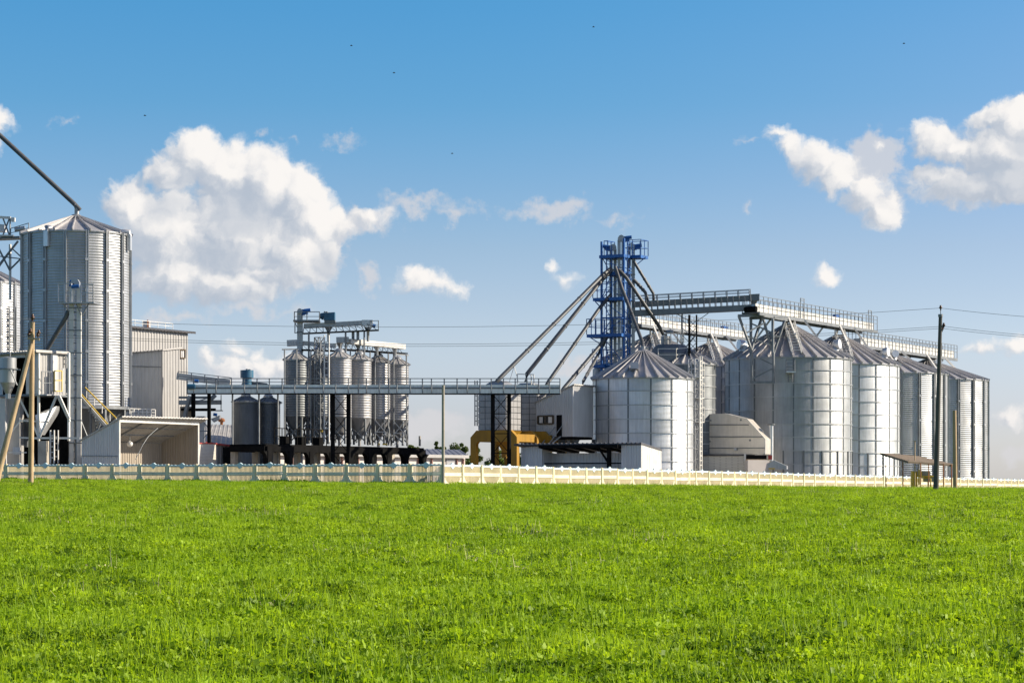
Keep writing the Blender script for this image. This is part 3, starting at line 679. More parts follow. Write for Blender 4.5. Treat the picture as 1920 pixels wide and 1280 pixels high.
# tail platform with drum and the V frame standing in front of the widest silo
tailp = cA-BD*7.0
child('tail_drum', M['dark'], g1, lambda b: b.tube([tailp-AD*.45+UP*(z1+.25), tailp+AD*.45+UP*(z1+.25)], .22, 12))
def vframe(b):
    fl, fr = P(1409, 656, 172.0), P(1450, 664, 172.8)
    for f_, ta, tb in ((fl, P(1385, 592, 172), P(1428, 596, 173)), (fr, P(1430, 594, 172.6), P(1471, 601, 173.5))):
        b.bar(f_, ta, .15); b.bar(f_, tb, .15)
    b.bar(P(1384, 592, 172), P(1430, 591, 172.4), .2); b.bar(P(1405, 597, 173), P(1452, 595, 173), .18); b.bar(P(1430, 591, 172.4), P(1475, 600, 173.8), .2)
    b.bar(P(1396, 626, 172), P(1434, 605, 172.6), .10); b.bar(P(1396, 628, 172), P(1444, 647, 172.4), .10); b.bar(P(1410, 607, 172.6), P(1449, 624, 172.6), .10); b.bar(P(1443, 629, 172.7), P(1464, 631, 173), .1)
    for x in (1408, 1449): b.bar(P(x, 597, 172.7), P(x, 664, 172.7), .16)
child('raking_frame', M['steel'], g1, vframe)
def wallframe(b):
    d = 172.55
    for x in (1409, 1450): b.bar(P(x, 660, d), P(x, 718, d), .15)
    b.bar(P(1408, 716.5, d), P(1452, 716.5, d), .16); b.bar(P(1409, 711, d), P(1450, 690, d), .11); b.bar(P(1425, 672, d), P(1450, 684, d), .09)
child('wall_frame', M['steel'], g1, wallframe)
z2 = Zp(656.5, 195.8)
gallery(cC, -6.6, 16.2, z2, 'lower roof gallery with white side panels crossing behind the dark power pole', legs=[(cC, 5, eC, aC, .6), (cC, 5, eC, aC, -.6), (cE, 5.1, eE, aE, -.6), (cE, 5.1, eE, aE, .85)], side=.62)
z3 = Zp(614, 189)
gallery(cG, -3.6, 17.5, z3, 'rear roof gallery of pale panels behind the upper bridge and the black mast', legs=[(cG, RA, eG, aG, -.5), (cG, RA, eG, aG, .5), (cF, RA, eF, aF, -.5), (cF, RA, eF, aF, .55)], motor=16.9)
# landing cage on the wall of the widest silo
lc = thing('ladder_cage', tuple(P(1478, 690, 173)), 'small grey landing cage below the eave of the widest silo', 'ladder')
def cage(b):
    d = 173.2
    for x in (1474, 1490): b.bar(P(x, 674, d), P(x, 697, d), .05); b.bar(P(x, 674, d-.6), P(x, 697, d-.6), .05)
    for y in (674, 681, 688): b.bar(P(1474, y, d-.6), P(1490, y, d-.6), .05); b.bar(P(1474, y, d), P(1474, y, d-.6), .05); b.bar(P(1490, y, d), P(1490, y, d-.6), .05)
child('railing', M['steel'], lc, cage)
child('floor', M['galv_bright'], lc, lambda b: b.obox(P(1482, 697.5, 172.9), V(.33, 0, 0), V(0, .4, 0), V(0, 0, .05)))
child('ladder', M['steel'], lc, lambda b: b.ladder(P(1482, 716, 173.15), P(1482, 697, 173.15), .3, V(1, 0, 0), .25, .03))

# upper bridge from the blue tower to the gallery
ub = thing('conveyor_bridge', tuple(P(1190, 590, 172.4)), 'upper grey bridge of two stacked beams running right from the blue tower', 'conveyor')
a0_, a1_ = P(1188, 571, 172.4), P(1422, 558, 172.4); w0, w1 = P(1190, 587.5, 172.4), P(1407, 577, 172.4)
child('conveyor_housing', M['galv_dark'], ub, lambda b: (b.bar(a0_, a1_, .50, .40), b.obox(a1_-V(.3, 0, 0), V(.35, 0, .02), V(0, .32, 0), V(0, 0, .24))))
child('walkway_beam', M['galv_dark'], ub, lambda b: b.bar(w0, w1, .9, .40))
def ubp(b):
    for i in range(21):
        t = i/20; p, q = w0.lerp(w1, t), a0_.lerp(a0_+(a1_-a0_)*.93, t)
        for dy in (-.42, .42): b.bar(p+V(0, dy, .2), q+V(0, dy, .2 if i % 2 else .62), .045)
    for dy in (-.42, .42): b.bar(a0_+V(0, dy, .6), a0_.lerp(a1_, .93)+V(0, dy, .6), .045); b.bar(a0_+V(0, dy, .4), a0_.lerp(a1_, .93)+V(0, dy, .4), .035)
child('railing', M['steel'], ub, ubp)
child('discharge_chute', M['galv_dark'], ub, lambda b: b.tube([P(1414, 562, 172.4), P(1412, 575, 172.4)], [.3, .12], 8))
for x in (1214, 1226): child('inlet_hood', M['galv_dark'], ub, lambda b: b.tube([P(x, 569, 172.4), P(x, 561, 172.4)], [.32, .1], 8))
# black support mast of that bridge
bm = thing('support_mast', tuple(P(1300, 700, 171.9)), 'black lattice mast holding up the upper bridge', 'mast')
child('post', M['dark'], bm, lambda b: b.bar(P(1292.5, 590, 171.6), P(1292.5, 850, 171.6), .13, .13))
child('post', M['dark'], bm, lambda b: b.bar(P(1306, 590, 172.4), P(1306, 850, 172.4), .09))
child('post', M['steel'], bm, lambda b: b.bar(P(1279, 588, 172.6), P(1279, 850, 172.6), .08))
def mbr(b):
    for i in range(9):
        y = 600+i*14; b.bar(P(1292.5, y, 171.7), P(1306, y+14, 172.4), .035); b.bar(P(1306, y, 172.4), P(1292.5, y+14, 171.7), .035)
        b.bar(P(1279, y, 172.6), P(1292.5, y+14, 171.7), .03)
    b.bar(P(1293, 602, 171.7), P(1268, 588, 172.3), .05); b.bar(P(1304, 604, 172.2), P(1328, 587, 172.3), .05)
child('brace', M['steel'], bm, mbr)

# ------------------------------------------------------------------ blue elevator tower
tg = 1.6; tw = thing('elevator_tower', (PZ(1160, 172.5, tg)), 'bright blue steel tower carrying three grain elevators, tallest thing on the right', 'tower')
Q1 = PZ(1170, 171.5, 0); Q2 = along(Q1, AD, 1128); Q3 = Q1+BD*1.55; Q4 = Q2+BD*1.55
tops = {0: 448, 1: 452, 2: 455, 3: 456}
TP = [Q1, Q2, Q3, Q4]
for i, q in enumerate(TP): child('post', M['blue'], tw, lambda b: b.bar(V(q.x, q.y, tg), V(q.x, q.y, Zp(tops[i], 172)), .13))
lev = [Zp(y, 172) for y in (860, 800, 740, 682, 628, 595, 561, 510, 480)]
for k, (za_, zb_) in enumerate(zip(lev, lev[1:])):
    def bay(b):
        for i, j in ((0, 1), (1, 3), (3, 2), (2, 0)):
            a_, c_ = TP[i], TP[j]; b.bar(a_+UP*zb_, c_+UP*zb_, .065)
            if (k+i) % 2: b.bar(a_+UP*za_, c_+UP*zb_, .045)
            else: b.bar(c_+UP*za_, a_+UP*zb_, .045)
    child('brace', M['blue'], tw, bay)
def plat(p, la, lb, z, rail=True, m='blue'):
    pl = child('platform', M[m], tw, lambda b: b.abox(p, la, lb, z-.22, z))
    if rail:
        c_ = [V(p.x, p.y, z), V(p.x, p.y, z)+AD*la, V(p.x, p.y, z)+AD*la+BD*lb, V(p.x, p.y, z)+BD*lb]
        child('railing', M[m], pl, lambda b: b.rail(c_+[c_[0]], 1.1, .7, .045))
LA = (Q2-Q1).length
plat(Q1-AD*.1-BD*.2, LA+.2, 2.0, Zp(478, 172), False)
plat(Q1-AD*.9+BD*.9, 1.3, 1.2, Zp(478, 172))
plat(Q2-AD*.2+BD*.6, .3, 1.1, Zp(478, 172))
plat(Q1+AD*.2-BD*.1, LA-.3, 1.6, Zp(510, 172), False)
plat(Q1-AD*.02-BD*.35, LA+.55, 1.4, Zp(558, 172))
plat(Q1-AD*.02-BD*.45, LA+1.0, 1.5, Zp(626, 172))
plat(Q2-AD*.3-BD*.3, .9, 1.4, Zp(683, 172))
child('platform_strut', M['blue'], tw, lambda b: (b.bar(P(1211, 482, 172.2), P(1194, 496, 172.2), .06), b.bar(P(1106, 632, 171.6), P(1126, 645, 171.8), .06), b.bar(P(1116, 565, 171.6), P(1127, 577, 171.8), .06)))
child('ladder', M['blue'], tw, lambda b: b.ladder(Q2+AD*-.55+BD*.1+UP*3, Q2+AD*-.55+BD*.1+UP*Zp(460, 172), .42, AD, .33, .03))
child('ladder', M['blue'], tw, lambda b: b.ladder(Q1+BD*.75+UP*3, Q1+BD*.75+UP*Zp(452, 172), .42, BD, .33, .03))
def elev(px, D, top, m, msign, twin=7.5, wpx=6, head=11, mt='blue', tm='galv'):
    z0, z1_ = tg, Zp(top+9, D); w = wpx*D/F
    e = thing('bucket_elevator', tuple(PZ(px, D, tg)), m, 'elevator', 'bucket elevators')
    for k in (-1, 1): child('trunk', M[tm], e, lambda b: b.obox(PZ(px+k*twin/2, D, (z0+z1_)/2), V(w/2, 0, 0), V(0, w*.5, 0), UP*((z1_-z0)/2)))
    def fl(b):
        for i in range(1, 9): b.obox(PZ(px, D, z0+(z1_-z0)*i/9), V((twin+wpx)/2*D/F+.03, 0, 0), V(0, w*.5+.03, 0), UP*.03)
    child('flange', M['galv_dark'], e, fl)
    hw = head*D/F/2; c_ = PZ(px, D, z1_)
    poly = [c_+V(hw*x, -.24, hw*y) for x, y in ((-1.1, -.5), (-1.1, .7), (-.7, 1.4), (0, 1.7), (.7, 1.4), (1.1, .7), (1.1, -.5))]
    hd = child('head', M['galv'], e, lambda b: b.prism(poly, V(0, .48, 0)))
    q = c_+V(msign*(hw+.12), -.1, hw*.7)
    child('motor', M[mt], e, lambda b: (b.tube([q, q+V(msign*.42, 0, .05)], .13, 10), b.obox(q+V(msign*.1, 0, -.16), V(.16, 0, 0), V(0, .14, 0), V(0, 0, .08)), b.obox(q+V(-msign*.05, 0, -.1), V(.1, 0, 0), V(0, .1, 0), V(0, 0, .2))))
    return e
elev(1149.5, 172.9, 458, 'left and shortest of the three grey elevator shafts inside the blue tower', -1)
elev(1164.5, 172.2, 441, 'middle elevator shaft of the blue tower, its round head the highest point', 1)
elev(1183.5, 172.7, 456, 'right elevator shaft of the blue tower with sunlit twin trunks', 1)
# gravity spouts leaving the tower
SP = [((1146, 503, 172), (1132, 514, 171.5), (936, 710, 157), (931, 716, 157), .14, 'longest slanting spout, from the blue tower down to the left bin'),
      ((1148, 505, 172), (1126, 528, 171.4), (988, 701, 160), (986, 716, 160), .14, 'second slanting spout, ending at the small frame on the bridge'),
      ((1146, 552, 172), (1124, 578, 171.3), (1028, 716, 158), (1024, 724, 158), .13, 'third slanting spout, ending at the right end of the long bridge'),
      ((1140, 625, 172), (1125, 648, 171.5), (1058, 727, 160.3), (1054, 733, 160.3), .14, 'lowest slanting spout, ending on the roof of the raised cabin'),
      ((1141, 628, 172.6), (1122, 664, 172.4), (1094, 714, 162), (1091, 726, 162), .11, 'short steep spout ending behind the raised cabin'),
      ((1153, 500, 171.2), (1166, 540, 170.6), (1204, 640, 164), (1206, 655, 163), .13, 'spout from the blue tower down to the roof cap of the lone silo'),
      ((1160, 505, 171.2), (1174, 520, 171), (1236, 612, 172), (1243, 626, 174), .13, 'spout crossing in front of the upper bridge to the dryer'),
      ((1188, 488, 172), (1192, 496, 172), (1225, 550, 172.2), (1225.5, 561, 172.3), .11, 'outer short spout from the right elevator to the upper bridge'),
      ((1188, 524, 172.3), (1193, 529, 172.3), (1210, 548, 172.3), (1214, 561, 172.4), .12, 'inner short bent spout from the right elevator to the upper bridge')]
for a_, b_, c_, d_, r, lb in SP:
    m_ = MB(); m_.tube([P(*a_), P(*b_), P(*c_), P(*d_)], r, 8); s_ = solo(m_, 'spout_pipe', M['pipe'], lb, 'pipe', 'grain spouts from the blue tower', org=P(*d_))
    p, q = P(*b_), P(*c_); d = (q-p).normalized()
    for t in (.25, .5, .75): x = p.lerp(q, t); child('pipe_collar', M['pipe'], s_, lambda b: b.tube([x-d*.04, x+d*.04], r+.025, 8))
    
# distributor on top of the lone silo, and the dryer with its dark hood
child('inlet_pipe', M['galv'], sS, lambda b: (b.tube([P(1206, 656, 163), P(1206, 649, 163)], .16, 8), b.tube([P(1201, 653, 163), P(1216, 652, 163)], .09, 8)))
dr = thing('grain_dryer', tuple(PZ(1265, 174, 1.5)), 'grain dryer with a dark blue grey hood rising behind the lone silo', 'dryer')
pd = along(PZ(1262, 172, 0), AD, 1262)
child('body', M['galv'], dr, lambda b: b.abox(PZ(1296, 171.3, 0), 2.6, 1.6, 1.5, Zp(676, 172)))
def hood(b):
    zb_, zt_ = Zp(676, 172), Zp(645, 172); c0 = PZ(1257, 173, 0)
    k = [(1.62, zb_), (1.62, zb_+.55), (1.15, zt_-.05), (.9, zt_+.02)]
    b.lathe([(r, z) for r, z in k], c0.xy, 8, math.pi/8, 2*math.pi+math.pi/8, smooth=False, breaks=True); b.lathe([(0, zt_+.02), (.9, zt_+.02)], c0.xy, 8, math.pi/8, 2*math.pi+math.pi/8)
child('hood', M['galv_dark'], dr, hood)
child('railing', M['white_steel'], dr, lambda b: b.rail([P(1234, 676, 170.9), P(1268, 676, 170.9), P(1290, 674, 172), P(1296, 674, 173)], .85, 1.1, .045))
child('hood_top_frame', M['steel'], dr, lambda b: b.rail([P(1246, 645, 172.6), P(1270, 644, 173), P(1282, 643, 174)], .75, .5, .05))
child('cyclone', M['galv'], dr, lambda b: (b.tube([P(1248, 645, 173), P(1248, 630, 173)], .34, 12), b.tube([P(1248, 630, 173), P(1250, 622, 173), P(1262, 622, 173)], .15, 8)))
am = thing('access_mast', tuple(PZ(1309, 168.5, 1.5)), 'pale lattice access mast with ladder right of the lone silo', 'mast')
pm_ = PZ(1303, 168.2, 0)
child('frame', M['galv'], am, lambda b: b.lattice(pm_, .5, .55, 1.5, Zp(672, 168), 13, .06, .03))
child('ladder', M['white_steel'], am, lambda b: b.ladder(PZ(1314, 167.8, 1.5), PZ(1314, 167.8, Zp(668, 168)), .36, BD, .33, .035))
child('column', M['galv'], am, lambda b: b.bar(PZ(1308.5, 168.9, 1.5), PZ(1308.5, 168.9, Zp(676, 168)), .38))
for y in (706, 745, 790): child('landing', M['white_steel'], am, lambda b: (b.abox(PZ(1313, 168, 0), .9, .7, Zp(y, 168)-.06, Zp(y, 168)), b.rail([PZ(1313, 168, Zp(y, 168)), PZ(1313, 168, Zp(y, 168))+BD*.7], 1, .7, .04)))

# ------------------------------------------------------------------ stainless hooded plant on brick base, right of the lone silo
hb = thing('hood_housing', tuple(PZ(1380, 160, 1.4)), 'stainless steel housing with a sloping hood on a brick base', 'building')
D0 = 169
sec = [(1311, 851), (1311, 776), (1359, 775), (1401, 785.5), (1435, 823), (1435, 851)]
fr = [P(x, y, D0+(1435-x)*.0205) for x, y in sec]     # front wall recedes to the left along AD
child('shell', M['stainless'], hb, lambda b: b.prism(fr, BD*1.0))
def ribsH(b):
    for y0, x1 in ((796, 1404), (818.5, 1430), (839.5, 1434)):
        p, q = P(1322, y0, D0+(1435-1322)*.0205-.03), P(x1, y0, D0+(1435-x1)*.0205-.03); b.bar(p, q, .07)
child('seam', M['galv_dark'], hb, ribsH)
child('seam', M['galv_dark'], hb, lambda b: b.bar(P(1323, 776, D0+2.28), P(1323, 850, D0+2.28), .04))
for x, y in ((1332.5, 788), (1389, 787), (1331, 827), (1406, 825)): child('rivet_plate', M['steel'], hb, lambda b: b.tube([P(x, y, D0+(1435-x)*.0205-.05), P(x, y, D0+(1435-x)*.0205+.05)], .07, 8))
child('edge_trim', M['white_steel'], hb, lambda b: [b.bar(p-BD*.02, q-BD*.02, .06) for p, q in zip(fr[2:], fr[3:])])
child('floodlight', M['white_steel'], hb, lambda b: b.obox(P(1378.5, 842, D0+1.0), V(.09, 0, 0), V(0, .1, 0), V(0, 0, .08)))
child('railing', M['galv_dark'], hb, lambda b: b.rail([P(1302, 852, D0+1.9), P(1326, 851, D0+1.6)], .45, .5, .04))
pb0 = P(1314, 852, D0+1.6); pb1 = P(1396, 852, D0)
la = (pb1-pb0).length
child('base_wall', M['brick'], hb, lambda b: b.abox(pb1, la, 3.4, 1.1, Zp(854, D0)))
child('base_roof', M['roof_dark'], hb, lambda b: b.abox(pb1-AD*.05-BD*.1, la+.1, 3.5, Zp(854, D0), Zp(851.5, D0)))
pc = P(1441, 864, D0-1.2)
ba = thing('brick_annex', (pc.x, pc.y, gz(pc.x, pc.y)), 'pale brick annex with a dark opening above its wall', 'building')
pl0 = along(Vector((pc.x, pc.y, 0)), BD, 1441)
child('wall', M['plaster'], ba, lambda b: b.obox(V((P(1397, 872, D0-.5).x+pc.x)/2, pc.y+.3, (1.1+Zp(862, 168))/2), V((pc.x-P(1397, 872, D0-.5).x)/2, .35, 0), V(-.35*.1, .9, 0), UP*((Zp(862, 168)-1.1)/2)))
child('opening', M['dark'], ba, lambda b: b.box(P(1399, 860, 168.6).x, 168.5, Zp(862, 168.5), P(1437, 860, 168.6).x, 169.2, Zp(853, 168.5)))  # solid black block painted as the shade inside the opening
child('post', M['white_steel'], ba, lambda b: b.box(P(1394.5, 860, 168).x, 167.6, Zp(864, 168), P(1397.5, 860, 168).x, 167.8, Zp(850, 168)))
child('sill', M['wood'], ba, lambda b: b.box(P(1397, 860, 168).x, 167.5, Zp(862.5, 168), P(1440, 860, 168).x, 167.75, Zp(860.5, 168)))
child('red_panel', M['red'], ba, lambda b: b.box(P(1440.5, 860, 168).x, 167.9, Zp(861, 168), P(1447.5, 860, 168).x, 168.1, Zp(853, 168)))
m_ = MB(); m_.tube([P(1446, 864, 170), P(1446, 797, 170)], .155, 14); ex = solo(m_, 'exhaust_pipe', M['galv_bright'], 'shiny upright exhaust pipe with a cap beside the steel housing', 'pipe')
child('cap', M['galv_dark'], ex, lambda b: b.tube([P(1446, 796.5, 170), P(1446, 794.5, 170)], .28, 14))
ch = thing('chute', tuple(P(1460, 880, 167.5)), 'grey sloping chute between the brick annex and the widest silo', 'chute')
child('body', M['galv'], ch, lambda b: b.prism([P(1440, 871, 167.5), P(1450, 862, 167.5), P(1475, 873, 167.5), P(1475, 879, 167.5), P(1440, 879, 167.5)], V(.2, 1.0, 0)))
child('yellow_guard', M['yellow_bright'], ch, lambda b: b.bar(P(1441, 878, 167.2), P(1453, 878, 167.2), .08))
# ------------------------------------------------------------------ long low shed with dark canopy, right of centre
k0 = PZ(1203, 147, 0); kL = along(k0, AD, 977); LS = (kL-k0).length; kR = along(k0, BD, 1240); WS = (kR-k0).length
zt0 = Zp(832.5, 147); ztL = Zp(837, kL.y); ztB = Zp(844, kR.y); gb = 1.1
ls = thing('storage_shed', (k0.x, k0.y, gz(k0.x, k0.y)), 'long low corrugated shed with a dark open canopy bay and a sunlit white right end', 'shed')
q1 = along(k0, AD, 1165); q2 = along(k0, AD, 1017)
child('front_wall', M['sheet'], ls, lambda b: (b.corr(q1, k0, gb, zt0-.05, zt0-.05, .17, .03), ))
child('front_wall', M['sheet'], ls, lambda b: b.corr(kL, q2, gb, ztL-.05, zt0-.05, .17, .03))
child('end_wall', M['white_steel'], ls, lambda b: b.corr(k0, kR, gb, zt0-.05, ztB-.05, .3, .02))  # lighter steel than the front: the sunlit look is in the colour
child('end_wall', M['sheet'], ls, lambda b: b.corr(q2, q2+BD*2.4, gb, zt0-.3, zt0-.6, .25, .02))
child('end_wall', M['sheet'], ls, lambda b: b.corr(q1+BD*2.4, q1, gb, ztB-.05, zt0-.05, .25, .02))
child('back_wall', M['sheet'], ls, lambda b: b.corr(kL+BD*1.3, k0+BD*1.3, gb, zt0-.5, zt0-.5, .22, .03))
ov = -BD*.55
child('roof', M['roof_dark'], ls, lambda b: b.slope(kL+AD*.2+ov+UP*(zt0+.08), k0-AD*.02+ov*.2+UP*(zt0+.08), kR-AD*.02+BD*.1+UP*(ztB+.05), kL+AD*.2+BD*(WS+.1)+UP*(ztB+.05), .1, .3, .04))
child('rafter', M['dark'], ls, lambda b: [b.bar(q2.lerp(q1, t)+ov+UP*(zt0-.12), q2.lerp(q1, t)+BD*WS+UP*(ztB-.12), .1, .16) for t in (.02, .2, .4, .6, .8, .98)])
child('fascia', M['dark'], ls, lambda b: b.bar(q2+ov*.9+UP*(zt0-.10), q1+ov*.9+UP*(zt0-.10), .08, .2))
pp = along(k0, AD, 1142)
child('post', M['dark'], ls, lambda b: (b.bar(pp+UP*gb, pp+UP*zt0, .22), b.bar(pp+UP*(zt0-1.2), pp+AD*.75+UP*(zt0-.15), .1)))
child('sill_rail', M['dark'], ls, lambda b: b.bar(q2+BD*.3+UP*Zp(868.5, 150), q1+BD*.3+UP*Zp(868.5, 150), .08))
# ------------------------------------------------------------------ raised cabin
c0 = PZ(1075, 159.8, 0); cL = along(c0, AD, 1005); cR = along(c0, BD, 1111); LC, WC = (cL-c0).length, (cR-c0).length
zb_, zr, zl = Zp(818, 159.8), Zp(722, 159.8), Zp(754, cL.y)
cb = thing('raised_cabin', (c0.x, c0.y, 1.5), 'grey corrugated cabin with a sloping roof and a small window, raised above the long shed', 'cabin')
child('front_wall', M['sheet'], cb, lambda b: b.corr(cL, c0, zb_, zl, zr, .17, .03))
child('side_wall', M['sheet'], cb, lambda b: b.corr(c0, cR, zb_, zr, zr, .17, .03))
child('back_wall', M['sheet'], cb, lambda b: b.corr(cL+BD*WC, cR, zb_, zl, zr, .3, .03))
child('side_wall', M['sheet'], cb, lambda b: b.corr(cL, cL+BD*WC, zb_, zl, zl, .3, .03))
child('floor', M['dark'], cb, lambda b: b.abox(c0, LC, WC, zb_-.18, zb_-.01))
child('roof', M['roof_grey'], cb, lambda b: b.slope(c0-AD*.1-BD*.12+UP*(zr+.08), cR-AD*.1+BD*.1+UP*(zr+.08), cL+BD*(WC+.1)+AD*.12+UP*(zl+.03), cL-BD*.12+AD*.12+UP*(zl+.03), .08, .3, .03))
nf = Vector((-AD.y, AD.x, 0)); nf = nf if nf.y < 0 else -nf
def onface(px, py, out=.05):
    p = along(c0, AD, px)+nf*out; return V(p.x, p.y, Zp(py, p.y))
wf = child('window', M['bark'], cb, lambda b: [b.bar(onface(*a_), onface(*c_), .10) for a_, c_ in (((1009, 780), (1038, 779)), ((1009, 794), (1038, 794)), ((1009, 780), (1009, 794)), ((1038, 779), (1038, 794)), ((1023, 780), (1023, 794)))])
for x in (1012, 1029): child('sash', M['galv_bright'], wf, lambda b: b.prism([onface(x, 781.2, .07), onface(x+6.5, 781.2, .07), onface(x+6.5, 793, .07), onface(x, 793, .07)], -nf*.02))
child('pane', M['glass'], wf, lambda b: b.prism([onface(1009.5, 780, .042), onface(1037.5, 779.5, .042), onface(1037.5, 794, .042), onface(1009.5, 794, .042)], -nf*.02))
child('dark_doorway_panel', M['dark'], cb, lambda b: b.prism([onface(1044, 778, .05), onface(1054, 777.5, .05), onface(1054, 818, .05), onface(1044, 818, .05)], -nf*.03))  # black panel on the wall, painted as the dark cabin interior
for x in (1022, 1062, 1100):
    p = along(c0, AD, x) if x < 1075 else cR-BD*.2
    child('leg', M['galv_dark'], cb, lambda b: b.bar(V(p.x, p.y, 1.3)+BD*.3, V(p.x, p.y, zb_-.15)+BD*.3, .16))
for x in (1034, 1060): p = along(c0, AD, x)+BD*1.0; child('hopper', M['galv_dark'], cb, lambda b: b.lathe([(.55, zb_-.16), (.12, zb_-.95), (.12, zb_-1.5)], p.xy, 4, math.radians(15), 2*math.pi+math.radians(15), smooth=False))
child('stair', M['steel'], cb, lambda b: b.ladder(V(*onface(1034, 836, .9)), V(*onface(1046, 818, .1)), .5, AD, .22, .04))
child('handrail', M['steel'], cb, lambda b: (b.bar(V(*onface(1026, 834, .9)), V(*onface(1042, 800, .1)), .05), b.bar(V(*onface(1038, 836, .9)), V(*onface(1055, 798, .1)), .05)))
# ------------------------------------------------------------------ two square bins on ochre portal stands
def bin_(corner, la, lb, z0, z1, zr_, label, rows=7, ca=4, cb_=4):
    root = thing('square_bin', (corner.x, corner.y, z0), label, 'bin', 'square grain bins on yellow stands')
    child('core', M['galv_dark'], root, lambda b: b.abox(corner+AD*.03+BD*.03, la-.06, lb-.06, z0, z1))
    h = (z1-z0)/rows
    for d, n_, L, off in ((AD, ca, la, Vector((0, 0, 0))), (BD, cb_, lb, Vector((0, 0, 0))), (AD, ca, la, BD*lb), (BD, cb_, lb, AD*la)):
        w = L/n_; o = AD if d is BD else BD
        me = MB().obox(d*(w/2)+UP*(h/2), d*(w/2-.022), o*.025, UP*(h/2-.022)).mesh('wall_panel', M['galv_bin'])
        for i in range(n_):
            for j in range(rows): place(me, 'wall_panel', root, off+d*(w*i)+UP*(h*j))
    def rf(b):
        c_ = [corner-AD*.05-BD*.05, corner+AD*(la+.05)-BD*.05, corner+AD*(la+.05)+BD*(lb+.05), corner-AD*.05+BD*(lb+.05)]
        m_ = corner+AD*la/2+BD*lb/2; t_ = [m_+(p-m_)*.35 for p in c_]
        vs = [V(p.x, p.y, z1) for p in c_]+[V(p.x, p.y, zr_) for p in t_]
        b.add(vs, [(0, 1, 5, 4), (1, 2, 6, 5), (2, 3, 7, 6), (3, 0, 4, 7), (4, 5, 6, 7), (3, 2, 1, 0)])
    child('roof', M['galv'], root, rf)
    child('ladder', M['steel'], root, lambda b: b.ladder(corner+AD*(la+.18)+UP*(z0+.3), corner+AD*(la+.18)+UP*(z1+.6), .3, BD, .3, .03))
    return root
n1 = PZ(949, 157.5, 0); la1 = (along(n1, AD, 897)-n1).length; lb1 = (along(n1, BD, 976)-n1).length
n2 = n1+BD*4.3
zb1, zt1 = Zp(806, 157.5), Zp(729, 157.5)
bin_(n1, la1, lb1, zb1, zt1, Zp(713, 158), 'left square panelled grain bin above the ochre stand, under the longest spout')
bin_(n2, la1+.3, lb1, zb1, zt1, Zp(715, 160), 'right square panelled grain bin behind the left one, beside the raised cabin')
def stand(p, la, lb, z, label, rear=True):
    root = thing('bin_stand', (p.x, p.y, gz(p.x, p.y)), label, 'stand', 'ochre steel bin stands'); w, t = .42, .75
    def portal(o):
        a, c = p+o, p+o+AD*la
        def fr_(b):
            pts = [(0, 1.2), (0, z-.45), (.45, z), (la-.45, z), (la, z-.45), (la, 1.2), (la-w, 1.2), (la-w, z-t-.15), (la-w-.12, z-t), (w+.12, z-t), (w, z-t-.15), (w, 1.2)]
            q = [a+AD*x+UP*y for x, y in pts]; n = len(q); e = BD*.34
            b.add(q+[k+e for k in q], [(i, (i+1) % n, n+(i+1) % n, n+i) for i in range(n)])
            for fs, o_ in (((0, 1, 10, 11), 0), ((1, 2, 9, 10), 0), ((2, 3, 8, 9), 0), ((3, 4, 7, 8), 0), ((4, 5, 6, 7), 0)):
                b.add([q[i] for i in fs], [(0, 1, 2, 3)]); b.add([q[i]+e for i in fs], [(3, 2, 1, 0)])
        return child('portal_frame', M['yellow'], root, fr_)
    portal(BD*0); portal(BD*(lb-.34))
    for x in (.3, la-.5): child('side_beam', M['yellow'], root, lambda b: b.bar(p+AD*x+BD*.34+UP*(z-.5), p+AD*x+BD*(lb-.34)+UP*(z-.5), .3, .5))
    m_ = p+AD*la/2+BD*lb/2
    child('hopper', M['yellow'], root, lambda b: b.lathe([(1.15, z-.02), (.25, z-1.25), (.25, z-1.8)], m_.xy, 4, math.radians(15), 2*math.pi+math.radians(15), smooth=False))
    child('brace', M['dark'], root, lambda b: [b.bar(p+AD*(w+.1)+BD*(lb-.5)+UP*(1.3+i*.4), p+AD*(la-w-.1)+BD*(lb-.5)+UP*(1.3+i*.4), .05) for i in range(5)])
    return root
y0 = PZ(969, 156.3, 0); lay = (along(y0, AD, 882)-y0).length
stand(y0, lay, 3.1, zb1-.02, 'ochre yellow portal stand with chamfered corners under the left square bin')
stand(y0+BD*4.2-AD*.2, lay, 3.1, zb1-.02, 'ochre yellow portal stand behind, half hidden by the raised cabin')
fr1 = thing('frame', tuple(P(986, 705, 160)), 'small pale pipe frame standing above the right square bin', 'frame')
child('frame_bars', M['white_steel'], fr1, lambda b: (b.bar(P(970, 701, 160), P(1001, 702, 160), .06), b.bar(P(970, 701, 160), P(970, 720, 160), .05), b.bar(P(1001, 702, 160), P(1001, 722, 160), .05), b.bar(P(996, 702, 161), P(996, 722, 161), .05), b.bar(P(964, 686, 160), P(955, 716, 160), .03), b.bar(P(964, 686, 160), P(972, 716, 160), .03)))

